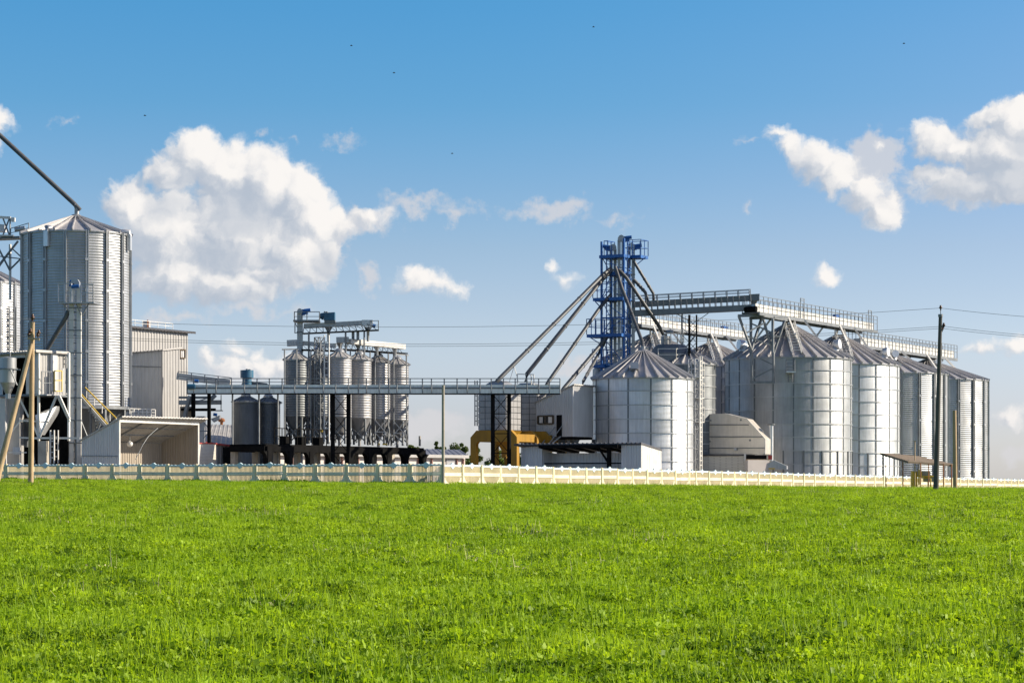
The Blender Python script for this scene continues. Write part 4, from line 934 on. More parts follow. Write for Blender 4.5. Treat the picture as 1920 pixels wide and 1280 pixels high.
# ------------------------------------------------------------------ long conveyor bridge
DB = 150.0
br = thing('conveyor_bridge', tuple(P(350, 738, DB)), 'long horizontal grey conveyor bridge spanning from the left buildings to the cabin', 'conveyor')
x0, x1 = 351, 1050
px_ = [351, 363, 387, 405, 434, 458, 482, 505, 529, 552, 576, 606, 629, 653, 672, 687, 711, 729, 744, 769, 792, 809, 833, 857, 876, 900, 921, 944, 966, 988, 1010, 1030, 1050]
child('deck', M['galv_dark'], br, lambda b: b.obox(P((x0+x1)/2, 727.5, DB+.5), V((x1-x0)/2*DB/F, 0, 0), V(0, .5, 0), UP*.04))
child('bottom_chord', M['dark'], br, lambda b: (b.bar(P(x0, 738, DB), P(x1, 738.5, DB), .08), b.bar(P(x0, 738, DB+1), P(x1, 738.5, DB+1), .08)))
for i in range(len(px_)-1):
    a_, c_ = px_[i]+.35, px_[i+1]-.35
    for dy, nm in ((0, 'side_panel'), (1.0, 'side_panel')):
        child(nm, M['galv_bright'], br, lambda b: b.obox(P((a_+c_)/2, 733.2, DB+dy), V((c_-a_)/2*DB/F, 0, 0), V(0, .02, 0), UP*(4.3*DB/F)))
child('trough', M['galv_bright'], br, lambda b: b.obox(P((x0+x1)/2, 724.5, DB+.5), V((x1-x0)/2*DB/F, 0, 0), V(0, .32, 0), UP*(3.0*DB/F)))
def brr(b):
    for dy in (0, 1.0):
        for x in px_: b.bar(P(x, 738, DB+dy-.03), P(x, 709.5, DB+dy-.03), .055)
        for y in (709.5, 716): b.bar(P(x0, y, DB+dy-.03), P(x1, y, DB+dy-.03), .05 if y < 712 else .035)
child('railing', M['steel'], br, brr)
child('motor', M['teal'], br, lambda b: b.tube([P(352, 724.5, DB-.2), P(366, 724.5, DB-.2)], .17, 10))
def column(px, D, top, w, dpx, label, m='dark'):
    r = thing('support_column', tuple(PZ(px, D, gz(0, 150))), label, 'column', 'lattice columns under the long bridge')
    for x in (px, px+dpx): child('post', M[m], r, lambda b: b.bar(PZ(x, D, 1.2), PZ(x, D, Zp(top, D)), w))
    def bc(b):
        n = max(3, int((Zp(top, D)-1.3)/(dpx*D/F)/1.2))
        for i in range(n):
            za_, zb2 = 1.3+(Zp(top, D)-1.3)*i/n, 1.3+(Zp(top, D)-1.3)*(i+1)/n
            b.bar(PZ(px, D, za_), PZ(px+dpx, D, zb2), .04); b.bar(PZ(px+dpx, D, za_), PZ(px, D, zb2), .04); b.bar(PZ(px, D, zb2), PZ(px+dpx, D, zb2), .05)
    child('brace', M[m], r, bc)
column(924, 150.5, 739, .19, 30.5, 'black lattice column in front of the left square bin')
column(624, 150.5, 739, .20, 29.5, 'black lattice column in front of the hopper silos')
column(392, 151, 739, .17, 0.1, 'thin dark single column left of the dark pair of silos')
for x, lb in ((436, 'thin grey post just left of the dark pair of small silos'), (485.5, 'thin pale post between the twin dark silos'), (521, 'thin grey post just right of the twin dark silos')):
    m_ = MB(); m_.bar(PZ(x, 151, 1.4), PZ(x, 151, Zp(738, 151)), .08); solo(m_, 'post', M['steel'], lb, 'post', 'thin posts under the long bridge')
# inclined conveyor and blue drum behind the bridge
ic = thing('inclined_conveyor', tuple(P(340, 703, 156)), 'pale inclined conveyor behind the left part of the long bridge', 'conveyor')
child('housing', M['white_steel'], ic, lambda b: b.bar(P(332, 705, 156), P(432, 718, 156), .5, .42))
child('railing', M['steel'], ic, lambda b: b.rail([P(334, 712, 155.4), P(434, 724, 155.4)], .55, .9, .045))
child('tail', M['galv_dark'], ic, lambda b: b.prism([P(456, 713, 156), P(500, 718, 156), P(504, 722, 156), P(452, 722, 156)], V(0, .5, 0)))
bd = thing('blue_drum', tuple(P(463, 708, 155.5)), 'teal blue drum standing on the long bridge', 'drum')
child('drum', M['teal'], bd, lambda b: b.lathe([(.43, Zp(708, 155.5)), (.43, Zp(694, 155.5)), (0, Zp(693, 155.5))], PZ(463, 155.5, 0).xy, 18, breaks=True))
child('base', M['teal'], bd, lambda b: b.lathe([(.3, Zp(722, 155.5)), (.3, Zp(708, 155.5)), (.43, Zp(707.9, 155.5))], PZ(463, 155.5, 0).xy, 14, breaks=True))
child('lid_fitting', M['galv_dark'], bd, lambda b: (b.tube([P(463, 694, 155.5), P(463, 691.5, 155.5)], .08, 8), b.tube([P(468, 694, 155.5), P(468, 692, 155.5)], .08, 8)))

# ------------------------------------------------------------------ black column platform under the hopper silos
p0 = PZ(498, 148, 0); p1 = along(p0, BD, 795); LP = (p1-p0).length; zt_ = Zp(832, 148)
pf = thing('column_platform', (p0.x, p0.y, 1.6), 'black platform on haunched columns carrying the six hopper silos', 'platform')
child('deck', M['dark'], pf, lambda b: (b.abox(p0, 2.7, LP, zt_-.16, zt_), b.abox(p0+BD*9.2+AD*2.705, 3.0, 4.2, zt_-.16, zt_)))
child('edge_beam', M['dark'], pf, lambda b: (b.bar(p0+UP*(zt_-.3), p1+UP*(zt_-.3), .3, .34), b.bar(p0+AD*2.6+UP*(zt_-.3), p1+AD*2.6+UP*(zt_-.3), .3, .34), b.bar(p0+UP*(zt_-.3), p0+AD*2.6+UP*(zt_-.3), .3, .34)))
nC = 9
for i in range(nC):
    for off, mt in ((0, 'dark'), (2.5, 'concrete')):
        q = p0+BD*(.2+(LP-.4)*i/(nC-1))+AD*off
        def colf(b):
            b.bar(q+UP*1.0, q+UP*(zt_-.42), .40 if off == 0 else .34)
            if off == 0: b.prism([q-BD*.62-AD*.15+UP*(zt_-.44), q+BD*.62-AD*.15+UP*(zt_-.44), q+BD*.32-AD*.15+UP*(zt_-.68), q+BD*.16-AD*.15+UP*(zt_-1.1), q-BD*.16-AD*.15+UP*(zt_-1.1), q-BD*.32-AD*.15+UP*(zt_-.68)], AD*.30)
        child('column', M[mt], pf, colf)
child('railing', M['dark'], pf, lambda b: (b.rail([p0+BD*(LP*.05)+UP*zt_, p0+BD*(LP*.36)+UP*zt_], 1.0, .8, .05), ))
for s_ in (4.4, 6.2, 8.2): child('valve_box', M['dark'], pf, lambda b: b.abox(p0+AD*1.5+BD*s_, .5, .5, zt_, zt_+.55))
child('motor', M['yellow_bright'], pf, lambda b: (b.obox(P(721.5, 832.5, 158.9), V(.15, 0, 0), V(0, .1, 0), V(0, 0, .05)), b.obox(P(711, 832.5, 158.5), V(.05, 0, 0), V(0, .1, 0), V(0, 0, .05)), b.obox(P(603, 808, 154), V(.07, 0, 0), V(0, .1, 0), V(0, 0, .07))))
m_ = MB(); m_.tube([P(787, 836, 163), P(787, 817, 163)], .075, 10); solo(m_, 'vent_pipe', M['concrete'], 'short pale upright pipe on the right end of the black platform', 'pipe')

# machinery over the hopper silos
DK = 160
el_ = elev(562.5, 159.9, 577, 'elevator shaft with a round head rising above the left hopper silo', 1, 5.5, 5, 9, 'blue')
el_['group'] = 'single bucket elevators'
hp = thing('service_platform', tuple(P(575, 603, DK)), 'top service platform with rails beside the elevator over the hopper silos', 'platform')
child('floor', M['galv_dark'], hp, lambda b: b.obox(P(575.5, 602.5, DK), V(24*DK/F, 0, 0), V(0, .7, 0), UP*.06))
child('railing', M['steel'], hp, lambda b: b.rail([P(552, 602, DK-.7), P(599, 602, DK-.7), P(599, 602, DK+.7), P(552, 602, DK+.7), P(552, 602, DK-.7)], .62, .8, .045))
child('bracket', M['steel'], hp, lambda b: (b.bar(P(553, 603, DK-.7), P(553, 624, DK-.7), .05), b.bar(P(552, 624, DK-.7), P(560, 624, DK-.7), .05)))
child('bracket', M['steel'], hp, lambda b: b.bar(P(553, 605, DK), P(560, 618, DK), .05))
bx = thing('blue_machine', tuple(P(614, 604, DK)), 'teal blue machine box on top of the upper conveyor over the hopper silos', 'machine')
child('body', M['teal'], bx, lambda b: b.prism([P(607, 600, DK-.4), P(627.5, 600, DK-.4), P(627.5, 585, DK-.4), P(607, 586.5, DK-.4)], V(0, .8, 0)))
child('nose', M['teal'], bx, lambda b: b.tube([P(607, 593, DK), P(600, 592, DK)], [.26, .18], 10))
child('base', M['galv_dark'], bx, lambda b: b.prism([P(608, 606, DK-.35), P(629, 606, DK-.35), P(628, 600, DK-.35), P(608, 600, DK-.35)], V(0, .7, 0)))
child('fitting', M['steel'], bx, lambda b: (b.tube([P(609, 586, DK), P(609, 583.5, DK)], .07, 8), b.tube([P(613, 586, DK), P(613, 584, DK)], .07, 8)))
uc = thing('screw_conveyor', tuple(P(570, 612, DK)), 'upper grey conveyor housing over the hopper silos, under the blue machine', 'conveyor', 'conveyors over the hopper silos')
child('housing', M['galv'], uc, lambda b: b.bar(P(570, 611.5, DK), P(680, 605.5, DK), .5, .30))
child('end_box', M['galv_bright'], uc, lambda b: b.obox(P(689, 605.5, DK), V(.36, 0, 0), V(0, .3, 0), UP*.19))
child('motor', M['blue'], uc, lambda b: b.tube([P(698, 610, DK), P(704, 611.5, DK)], .12, 8))
child('walkway', M['dark'], uc, lambda b: b.bar(P(568, 625.5, DK), P(710, 619, DK), .7, .07))
def trs(b, xa, ya, xb, yb, xc, yc, xd, yd, n, D, w=.04):
    for dy in (0,):
        for i in range(n):
            p, q = P(xa, ya, D+dy).lerp(P(xb, yb, D+dy), i/n), P(xc, yc, D+dy).lerp(P(xd, yd, D+dy), i/n); p2 = P(xa, ya, D+dy).lerp(P(xb, yb, D+dy), (i+1)/n)
            b.bar(p, q, w); b.bar(q, p2, w*.8)
for s_ in (-.35, .35): child('brace', M['steel'], uc, lambda b: trs(b, 568, 625, 708, 619, 570, 613, 700, 606, 11, DK+s_))
child('railing', M['steel'], uc, lambda b: b.rail([P(694, 619, DK-.4), P(709.5, 618.5, DK-.4), P(709.5, 618.5, DK+.4)], .62, .4, .04))
for x0_, x1_ in ((616, 616), (690, 690)): child('chute', M['galv'], uc, lambda b: b.tube([P(x0_, 613, DK), P(x1_, 622, DK), P(x1_, 640, DK)], [.28, .1, .09], 8))
child('post', M['steel'], uc, lambda b: [b.bar(P(x, 622, DK+d), P(x, 670, DK+d), .09) for x in (579, 648, 683) for d in (-.35, .4)]+[b.bar(P(x, 622, DK), P(x, 638, DK), .14) for x in (662, 671)])
lc1 = thing('screw_conveyor', tuple(P(540, 645, DK)), 'lower left pale conveyor sticking out to the left over the hopper silos', 'conveyor', 'conveyors over the hopper silos')
child('end_box', M['sheet'], lc1, lambda b: b.bar(P(538.5, 643.5, DK), P(557, 642.5, DK), .5, .40))
child('housing', M['white_steel'], lc1, lambda b: b.bar(P(567, 643, DK+.3), P(630, 648.5, DK+.3), .45, .28))
child('walkway', M['dark'], lc1, lambda b: b.bar(P(566, 656, DK), P(632, 658, DK), .8, .09))
for s_ in (-.35, .35): child('brace', M['steel'], lc1, lambda b: trs(b, 567, 656, 632, 658, 567, 646, 632, 650, 6, DK+s_))
child('motor', M['blue'], lc1, lambda b: (b.tube([P(594, 650, DK-.5), P(603, 649, DK-.5)], .13, 8), b.obox(P(598, 653, DK-.4), V(.25, 0, 0), V(0, .2, 0), UP*.08)))
lc2 = thing('screw_conveyor', tuple(P(636, 640, DK)), 'lower right pale conveyor sloping down over the sunlit hopper silos', 'conveyor', 'conveyors over the hopper silos')
child('end_box', M['galv'], lc2, lambda b: b.bar(P(631, 637.5, DK), P(654, 637, DK), .55, .38))
child('housing', M['white_steel'], lc2, lambda b: b.bar(P(654, 640, DK), P(756, 650, DK+3.5), .5, .34))
child('walkway', M['dark'], lc2, lambda b: b.bar(P(638, 655, DK), P(758, 663, DK+3.5), .8, .08))
for s_ in (-.35, .35): child('brace', M['steel'], lc2, lambda b: trs(b, 640, 655, 756, 663, 642, 643, 756, 653, 12, DK+1.6+s_))
for x, y in ((636, 643), (671, 646), (706, 650), (740, 653)): child('chute', M['galv'], lc2, lambda b: b.tube([P(x, y, DK+1), P(x+1, y+7, DK+1), P(x+1, y+16, DK+1)], [.22, .09, .09], 8))
def frm(b):
    for x in (533.5, 556, 583, 594, 630, 657, 668, 694, 703, 728, 738, 762):
        D = DK+(x-630)*.03-1.2; b.bar(P(x, 655+max(0, (x-630)*.075), D), P(x, 830, D), .07)
    b.bar(P(529, 655, DK-3.5), P(560, 654.5, DK-3), .09); b.bar(P(740, 664, DK+2), P(766, 666, DK+3), .08)
sf_ = thing('hopper_trestle', tuple(P(640, 830, DK-1)), 'slim upright posts framing the hopper silos above the black platform', 'frame')
child('post', M['steel'], sf_, frm)
for x in (668, 703, 738):
    def frb(b):
        D = DK+(x-630)*.03-1.25; y = 784+(x-668)*.07
        b.bar(P(x, y, D), P(x+22, y+26, D), .045); b.bar(P(x+22, y, D), P(x, y+26, D), .045); b.bar(P(x, y+23, D), P(x+20, y+23, D), .05); b.bar(P(x, y+24, D), P(x+20, y+46, D), .04); b.bar(P(x+20, y+24, D), P(x, y+46, D), .04)
    child('brace', M['white_steel'], sf_, frb)
lm = thing('ladder_mast', tuple(P(610, 830, 156.5)), 'tall caged ladder mast between the shaded and sunlit hopper silos', 'mast')
child('ladder', M['white_steel'], lm, lambda b: (b.ladder(P(612.5, 828, 156.5), P(612.5, 628, 156.5), .30, V(1, 0, 0), .42, .035),))
child('mast', M['steel'], lm, lambda b: b.lattice(PZ(600.5, 157, 0), .45, .45, Zp(832, 157), Zp(632, 157), 14, .06, .04))
# ------------------------------------------------------------------ left complex
# open front shed: side wall along AD, opening along BD
s0 = PZ(222, 140, 0); sL = along(s0, AD, 153); sE = along(s0, BD, 370); W1, L1 = (sL-s0).length, (sE-s0).length
zf, zk = Zp(787, 140), Zp(826, sL.y)
sh = thing('open_shed', (s0.x, s0.y, gz(s0.x, s0.y)), 'open fronted lean-to shed with tan inside walls and a round lamp', 'shed')
child('side_wall', M['sheet'], sh, lambda b: b.corr(sL, s0, 1.2, zk, zf, .16, .03))
child('side_trim', M['galv_dark'], sh, lambda b: b.bar(sL+UP*Zp(854, 141)-BD*.04, s0+UP*Zp(855, 140)-BD*.04, .05))
child('end_wall', M['sheet_tan'], sh, lambda b: b.corr(sE, sE+AD*W1, 1.2, zf-.1, zk, .2, .03))
child('back_wall', M['sheet_tan'], sh, lambda b: b.corr(sL, sE+AD*W1, 1.2, zk-.05, zk-.05, .22, .03))
child('roof', M['roof_grey'], sh, lambda b: b.slope(sL+AD*.15-BD*.1+UP*(zk+.02), sE+AD*(W1+.15)+BD*.3+UP*(zk+.02), sE-AD*.55+BD*.3+UP*(zf+.28), s0-AD*.35-BD*.1+UP*(zf+.22), .07, .3, .03))
child('fascia', M['white_steel'], sh, lambda b: (b.bar(s0+UP*(zf-.05)-AD*.08, sE+UP*(zf-.05)-AD*.08, .10, .16), b.bar(s0-AD*.06+UP*1.2, s0-AD*.06+UP*zf, .1), b.bar(sE-AD*.06+UP*1.2, sE-AD*.06+UP*zf, .1)))
def pur(b):
    for t in (.33, .66): b.bar(s0.lerp(sL, t)+UP*(zf+(zk-zf)*t-.0), (sE).lerp(sE+AD*W1, t)+UP*(zf+(zk-zf)*t-.0), .08)
    for t in (.33, .66): b.bar(s0.lerp(sE, t)+UP*(zf-.02), s0.lerp(sE, t)+AD*W1+UP*(zk-.05), .1)
child('purlin', M['steel'], sh, pur)
lp = s0+BD*2.6+AD*1.2
ball = thing('round_lamp', (lp.x, lp.y, Zp(832, lp.y)), 'pale round lamp globe hanging inside the open shed', 'lamp')
child('globe', M['white_steel'], ball, lambda b: b.lathe([(.18*math.sin(t), Zp(832, lp.y)-.18*math.cos(t)) for t in [math.pi*i/10 for i in range(11)]], lp.xy, 16))
child('stem', M['steel'], ball, lambda b: b.bar(V(lp.x, lp.y, Zp(832, lp.y)+.15), V(lp.x, lp.y, Zp(815, lp.y)), .03))
aug = MB(); aug.tube([P(254, 861, 141), P(268, 833, 141.4), P(278, 818, 142), P(296, 802, 143)], .022, 6); solo(aug, 'hose', M['steel'], 'thin curved hose hanging inside the open shed', 'hose')
# tall pale corrugated buildings behind
b0 = PZ(305, 160, 0); bL = along(b0, AD, 236); bR = along(b0, BD, 337)
fb = thing('sheet_building', (b0.x, b0.y, 1.6), 'front grey corrugated building between the tallest silo and the long bridge', 'building')
zl_, zc_, zr_ = Zp(662, bL.y), Zp(657, 160), Zp(655, bR.y)
child('front_wall', M['sheet'], fb, lambda b: b.corr(bL, b0, 1.2, zc_-.15, zc_, .3, .03))
child('side_wall', M['sheet_white'], fb, lambda b: b.corr(b0, bR, 1.2, zc_, zc_+.25, .3, .03))  # own copy of the wall sheet, toned for the sun-facing side
child('back_wall', M['sheet'], fb, lambda b: b.corr(bL+BD*(bR-b0).length, bR, 1.2, zc_, zc_, .5, .03))
child('roof', M['roof_grey'], fb, lambda b: b.slope(bL-BD*.15+AD*.1+UP*(zc_-.08), b0-BD*.15-AD*.12+UP*(zc_+.05), bR+BD*.1-AD*.12+UP*(zc_+.3), bL+BD*((bR-b0).length+.1)+UP*(zc_+.1), .08, .3, .03))
child('corner_trim', M['sheet_white'], fb, lambda b: b.bar(b0-BD*.03+AD*.0+UP*1.2, b0-BD*.03+UP*zc_, .12))
child('wall_band', M['galv_dark'], fb, lambda b: (b.bar(bL-BD*.04+UP*Zp(688, 163), b0-BD*.04+UP*Zp(688, 160), .05), ))
t0 = PZ(228, 166, 0); t1 = along(t0, BD, 352); LT = (t1-t0).length
tb = thing('sheet_building', (t1.x, t1.y, 1.4), 'tallest pale corrugated building behind, with a thin dark roof edge and one window', 'building')
za_, zb2 = Zp(612, t0.y+2), Zp(627, t1.y)
child('side_wall', M['sheet_white'], tb, lambda b: b.corr(t0, t1, 1.2, (za_+zb2)/2, (za_+zb2)/2, .32, .04))
child('end_wall', M['sheet'], tb, lambda b: b.corr(t1, t1+AD*5, 1.2, (za_+zb2)/2, (za_+zb2)/2, .4, .04))
child('front_wall', M['sheet'], tb, lambda b: b.corr(t0+AD*5, t0, 1.2, (za_+zb2)/2, (za_+zb2)/2, .4, .04))
zm = (za_+zb2)/2
child('roof', M['roof_dark'], tb, lambda b: b.slope(t0-AD*.35-BD*.3+UP*(zm+.05), t1-AD*.35+BD*.5+UP*(zm+.05), t1+AD*5.2+BD*.5+UP*(zm+.5), t0+AD*5.2-BD*.3+UP*(zm+.5), .12, .4, .03))
child('roof_railing', M['white_steel'], tb, lambda b: b.rail([t0+AD*.2+UP*(zm+.15), t1+AD*.2-BD*1.5+UP*(zm+.15)], .42, .9, .03))
child('roof_unit', M['white_steel'], tb, lambda b: b.obox(along(t0, BD, 306)+AD*1.5+UP*(zm+.45), V(.25, 0, 0), V(0, .2, 0), UP*.25))
child('mast', M['rust'], tb, lambda b: b.bar(along(t0, BD, 298)+AD*1+UP*zm, along(t0, BD, 298)+AD*1+UP*(zm+.75), .07))
nb = Vector((BD.y, -BD.x, 0))
def onT(px, py, o=.06): p = along(t0, BD, px)+nb*o; return V(p.x, p.y, Zp(py, p.y))
w_ = child('window', M['bark'], tb, lambda b: [b.bar(onT(*a_), onT(*c_), .09) for a_, c_ in (((336.5, 655.5), (345.5, 655.5)), ((336.5, 671), (345.5, 671)), ((336.5, 655), (336.5, 671)), ((345.5, 655), (345.5, 671)))])
child('pane', M['sheet'], w_, lambda b: b.prism([onT(336.5, 655.5, .04), onT(345.5, 655.5, .04), onT(345.5, 671, .04), onT(336.5, 671, .04)], nb*-.02))
m_ = MB(); m_.rail([P(243, 782, 150), P(291, 784, 151)], .55, .28, .05, (.33, .66)); solo(m_, 'railing', M['white_steel'], 'white railing along the top behind the open shed roof', 'railing')
# machinery between the pale buildings and the twin dark silos
mp = thing('machine_frame', tuple(P(375, 790, 156)), 'dark open frame of stacked conveyors right of the front corrugated building', 'frame')
child('upper_duct', M['galv_dark'], mp, lambda b: b.bar(P(336, 745, 157), P(400, 745, 157), .4, .14))
child('middle_duct', M['galv'], mp, lambda b: b.bar(P(336, 754.5, 156.5), P(415, 754, 156.5), .5, .28))
child('lower_duct', M['dark'], mp, lambda b: b.bar(P(340, 767.5, 156.5), P(404, 767, 156.5), .5, .13))
child('walkway', M['dark'], mp, lambda b: b.bar(P(352, 769.5, 156), P(417, 769.5, 156), .6, .05))
child('post', M['dark'], mp, lambda b: [b.bar(P(x, 739, 155.5), P(x, 836, 155.5), w) for x, w in ((362.5, .20), (392.5, .12))]+[b.bar(P(414.5, 740, 156), P(414.5, 769, 156), .04)])
child('brace', M['steel'], mp, lambda b: (b.bar(P(356, 742, 155.4), P(345, 786, 155.4), .2), b.bar(P(404, 740, 155.4), P(392, 752, 155.4), .25), b.bar(P(366, 753, 155.8), P(394, 745, 155.8), .06), b.bar(P(382, 790, 155), P(393, 806, 155), .05), b.bar(P(381, 822, 155), P(393, 808, 155), .05), b.bar(P(374, 808, 155), P(393, 808, 155), .06)))
child('lower_box', M['sheet'], mp, lambda b: b.prism([P(395, 785, 156), P(412, 778, 156), P(412, 785, 156), P(400, 791, 156)], V(0, .6, 0)))
child('motor', M['blue'], mp, lambda b: (b.tube([P(400, 776.5, 155.8), P(407, 777.5, 155.8)], .1, 8), b.tube([P(363, 714, 155), P(372, 714.5, 155)], .12, 8)))
child('housing', M['sheet_tan'], mp, lambda b: b.obox(P(352, 778, 157), V(.45, 0, 0), V(0, .4, 0), UP*.55))
child('bin', M['sheet'], mp, lambda b: b.obox(P(377, 806, 156.5), V(.27, 0, 0), V(0, .3, 0), UP*.9))
# low hall with grey roof, brick wall, orange turbine
h0 = PZ(436, 160, 0)
hl = thing('low_hall', tuple(PZ(415, 160, 1.5)), 'low hall with grey pitched roof and red eave left of the twin dark silos', 'building')
child('roof', M['roof_grey'], hl, lambda b: b.slope(P(372, 825, 158), P(452, 838, 160), P(452, 797, 168), P(386, 795, 168), .1, .35, .03))
child('eave', M['red'], hl, lambda b: (b.bar(P(372, 828, 157.9), P(460, 838.5, 159.9), .12),))
child('wall', M['sheet'], hl, lambda b: b.corr(PZ(374, 158.4, 0).xy, PZ(452, 160.3, 0).xy, 1.2, Zp(829, 158.4), Zp(837, 160), .3, .03))
child('dark_doorway_panel', M['dark'], hl, lambda b: b.box(PZ(416, 0, 0).x+PZ(418, 158.8, 0).x, 158.7, 1.2, PZ(434, 158.8, 0).x, 159, Zp(838, 158.8)))  # flat black box paints the darkness of the hall entrance
tv = thing('roof_turbine', tuple(P(415.5, 795, 164)), 'rusty orange round vent turbine on the low hall roof', 'vent')
child('turbine', M['rust'], tv, lambda b: b.lathe([(.1, Zp(796, 164)), (.1, Zp(791, 164)), (.22, Zp(790, 164)), (.24, Zp(787, 164)), (.16, Zp(784, 164)), (0, Zp(783, 164))], P(415.5, 790, 164).xy, 14))
wq = PZ(372, 149, 0)
wb = MB(); wb.abox(wq-AD*0, .3, (along(wq, BD, 405)-wq).length, 1.2, Zp(832, 150)); bw_ = solo(wb, 'brick_wall', M['brick'], 'sunlit white brick wall just right of the open shed', 'wall', org=(wq.x, wq.y, 1.6))
child('coping', M['red'], bw_, lambda b: b.abox(wq-AD*.06, .42, (along(wq, BD, 407)-wq).length, Zp(832, 150), Zp(830, 150)))

# ------------------------------------------------------------------ processing house at the far left
DH = 143; h0 = PZ(72, DH, 0); hR = along(h0, BD, 130); hW = (hR-h0).length; zb_, zt_ = Zp(738, DH), Zp(661, DH)
ph = thing('processing_house', (h0.x, h0.y, 1.8), 'raised processing house with a ribbed lean-to roof at the left edge', 'building')
child('roof', M['roof_grey'], ph, lambda b: b.slope(h0+AD*4.6-BD*.5+UP*(zt_-.05), h0-AD*.25-BD*.5+UP*(zt_+.10), h0-AD*.25+BD*(hW+.2)+UP*(zt_+.12), h0+AD*4.6+BD*(hW+.2)+UP*(zt_+.12), .1, .2, .05))
child('side_wall', M['sheet_white'], ph, lambda b: b.corr(h0, hR, zb_, zt_, zt_, .25, .025))
child('front_wall', M['sheet'], ph, lambda b: b.corr(h0+AD*.95, h0, zb_, zt_, zt_, .22, .03))
child('front_wall', M['sheet'], ph, lambda b: b.corr(h0+AD*4.5, h0+AD*2.75, zb_, zt_-.3, zt_-.3, .25, .03))
child('back_wall', M['dark'], ph, lambda b: b.corr(h0+AD*4.5+BD*2.0, h0+BD*2.0, zb_, zt_, zt_, .3, .03))  # near-black colour supplies the darkness seen through the front opening
child('lintel', M['sheet'], ph, lambda b: b.bar(h0+AD*4.5-BD*.05+UP*(zt_-.16), h0+AD*.95-BD*.05+UP*(zt_-.16), .12, .22))
child('floor', M['galv_dark'], ph, lambda b: b.abox(h0, 4.5, hW, zb_-.12, zb_))
def onH(px, py, o=.05): p = along(h0, BD, px)+nb*o; return V(p.x, p.y, Zp(py, p.y))
child('shadow_panel', M['sheet'], ph, lambda b: b.prism([onH(93, 661), onH(106, 661), onH(106, 733), onH(93, 733)], nb*.03))  # sheet strip laid on the wall as a painted band of shadow
bal = h0+nb*1.0
def onB(px, py, o=.9): p = along(h0+nb*o, BD, px); return V(p.x, p.y, Zp(py, p.y))
child('balcony', M['galv'], ph, lambda b: (b.prism([onB(88, 739), onB(132, 739), onB(132, 741), onB(88, 741)], -nb*.9),))
child('balcony_panel', M['galv'], ph, lambda b: b.prism([onB(117, 690), onB(131, 690), onB(131, 737), onB(117, 737)], -nb*.05))
child('balcony_railing', M['steel'], ph, lambda b: b.rail([onB(78, 739), onB(100, 739)], 1.35, .35, .045))
gt_ = child('gate_frame', M['yellow_bright'], ph, lambda b: [b.bar(onB(*a_, 1.0), onB(*c_, 1.0), .05) for a_, c_ in (((102, 695), (102, 734)), ((116, 695), (116, 734)), ((102, 695), (116, 695)), ((102, 713), (116, 713)), ((102, 733), (116, 733)))])
child('ladder', M['steel'], ph, lambda b: b.ladder(onH(123, 690, .12), onH(123, 661, .12), .3, BD, .25, .03))
def legs(b):
    for x, y in ((72.5, 826), (129, 826)): b.bar(P(x, 661, DH-.15), P(x, y, DH-.15), .12)
    b.bar(P(73, 822, DH-.2), P(106, 742, DH-.2), .11); b.bar(P(108, 742, DH-.2), P(131, 790, DH-.2), .1); b.bar(P(112, 742, DH-.3), P(131, 785, DH-.3), .08); b.bar(P(36, 745, DH-.2), P(54, 782, DH-.2), .10)
    b.bar(P(60, 821, DH-.3), P(150, 821, DH-.3), .12); b.bar(P(36, 788, DH), P(92, 791, DH), .09); b.bar(P(36, 820, DH), P(60, 821, DH), .09); b.bar(P(62, 795, DH-.2), P(73, 822, DH-.2), .08); b.bar(P(61, 840, DH-.3), P(64, 868, DH-.3), .08)
    b.bar(P(8, 848, DH-.5), P(50, 848, DH-.5), .06); b.bar(P(13, 820, DH), P(37, 790, DH), .07)
child('leg_frame', M['white_steel'], ph, legs)
child('under_hopper', M['galv'], ph, lambda b: b.prism([P(66, 778, DH+.8), P(78, 772, DH+.8), P(106, 761, DH+2.6), P(106, 768, DH+2.6), P(76, 815, DH+.8), P(68, 815, DH+.8)], V(.1, .8, 0)))
child('under_hopper', M['galv_dark'], ph, lambda b: b.lathe([(.7, Zp(785, DH+2)), (.15, Zp(838, DH+2))], P(50, 785, DH+2).xy, 4, .3, .3+2*math.pi, smooth=False))
child('dark_cavity_backing', M['dark'], ph, lambda b: b.box(P(37, 0, DH+3.2).x, DH+3.2, 1.6, P(128, 0, DH+3.2).x, DH+3.3, Zp(742, DH+3)))  # added black sheet, painted as the dark cavity under the house
child('support_block', M['concrete'], ph, lambda b: b.box(P(71, 0, DH-.6).x, DH-.6, 1.5, P(87, 0, DH-.6).x, DH+.2, Zp(826, DH-.6)))
child('support_ladder', M['white_steel'], ph, lambda b: (b.ladder(P(98, 868, DH-.6), P(98, 806, DH-.6), .22, V(1, 0, 0), .3, .035), b.ladder(P(105, 868, DH-.4), P(105, 806, DH-.4), .25, V(1, 0, 0), .35, .03)))
child('control_box', M['sheet'], ph, lambda b: b.box(P(24, 0, DH-.3).x, DH-.3, Zp(852, DH), P(37, 0, DH-.3).x, DH, Zp(838, DH)))
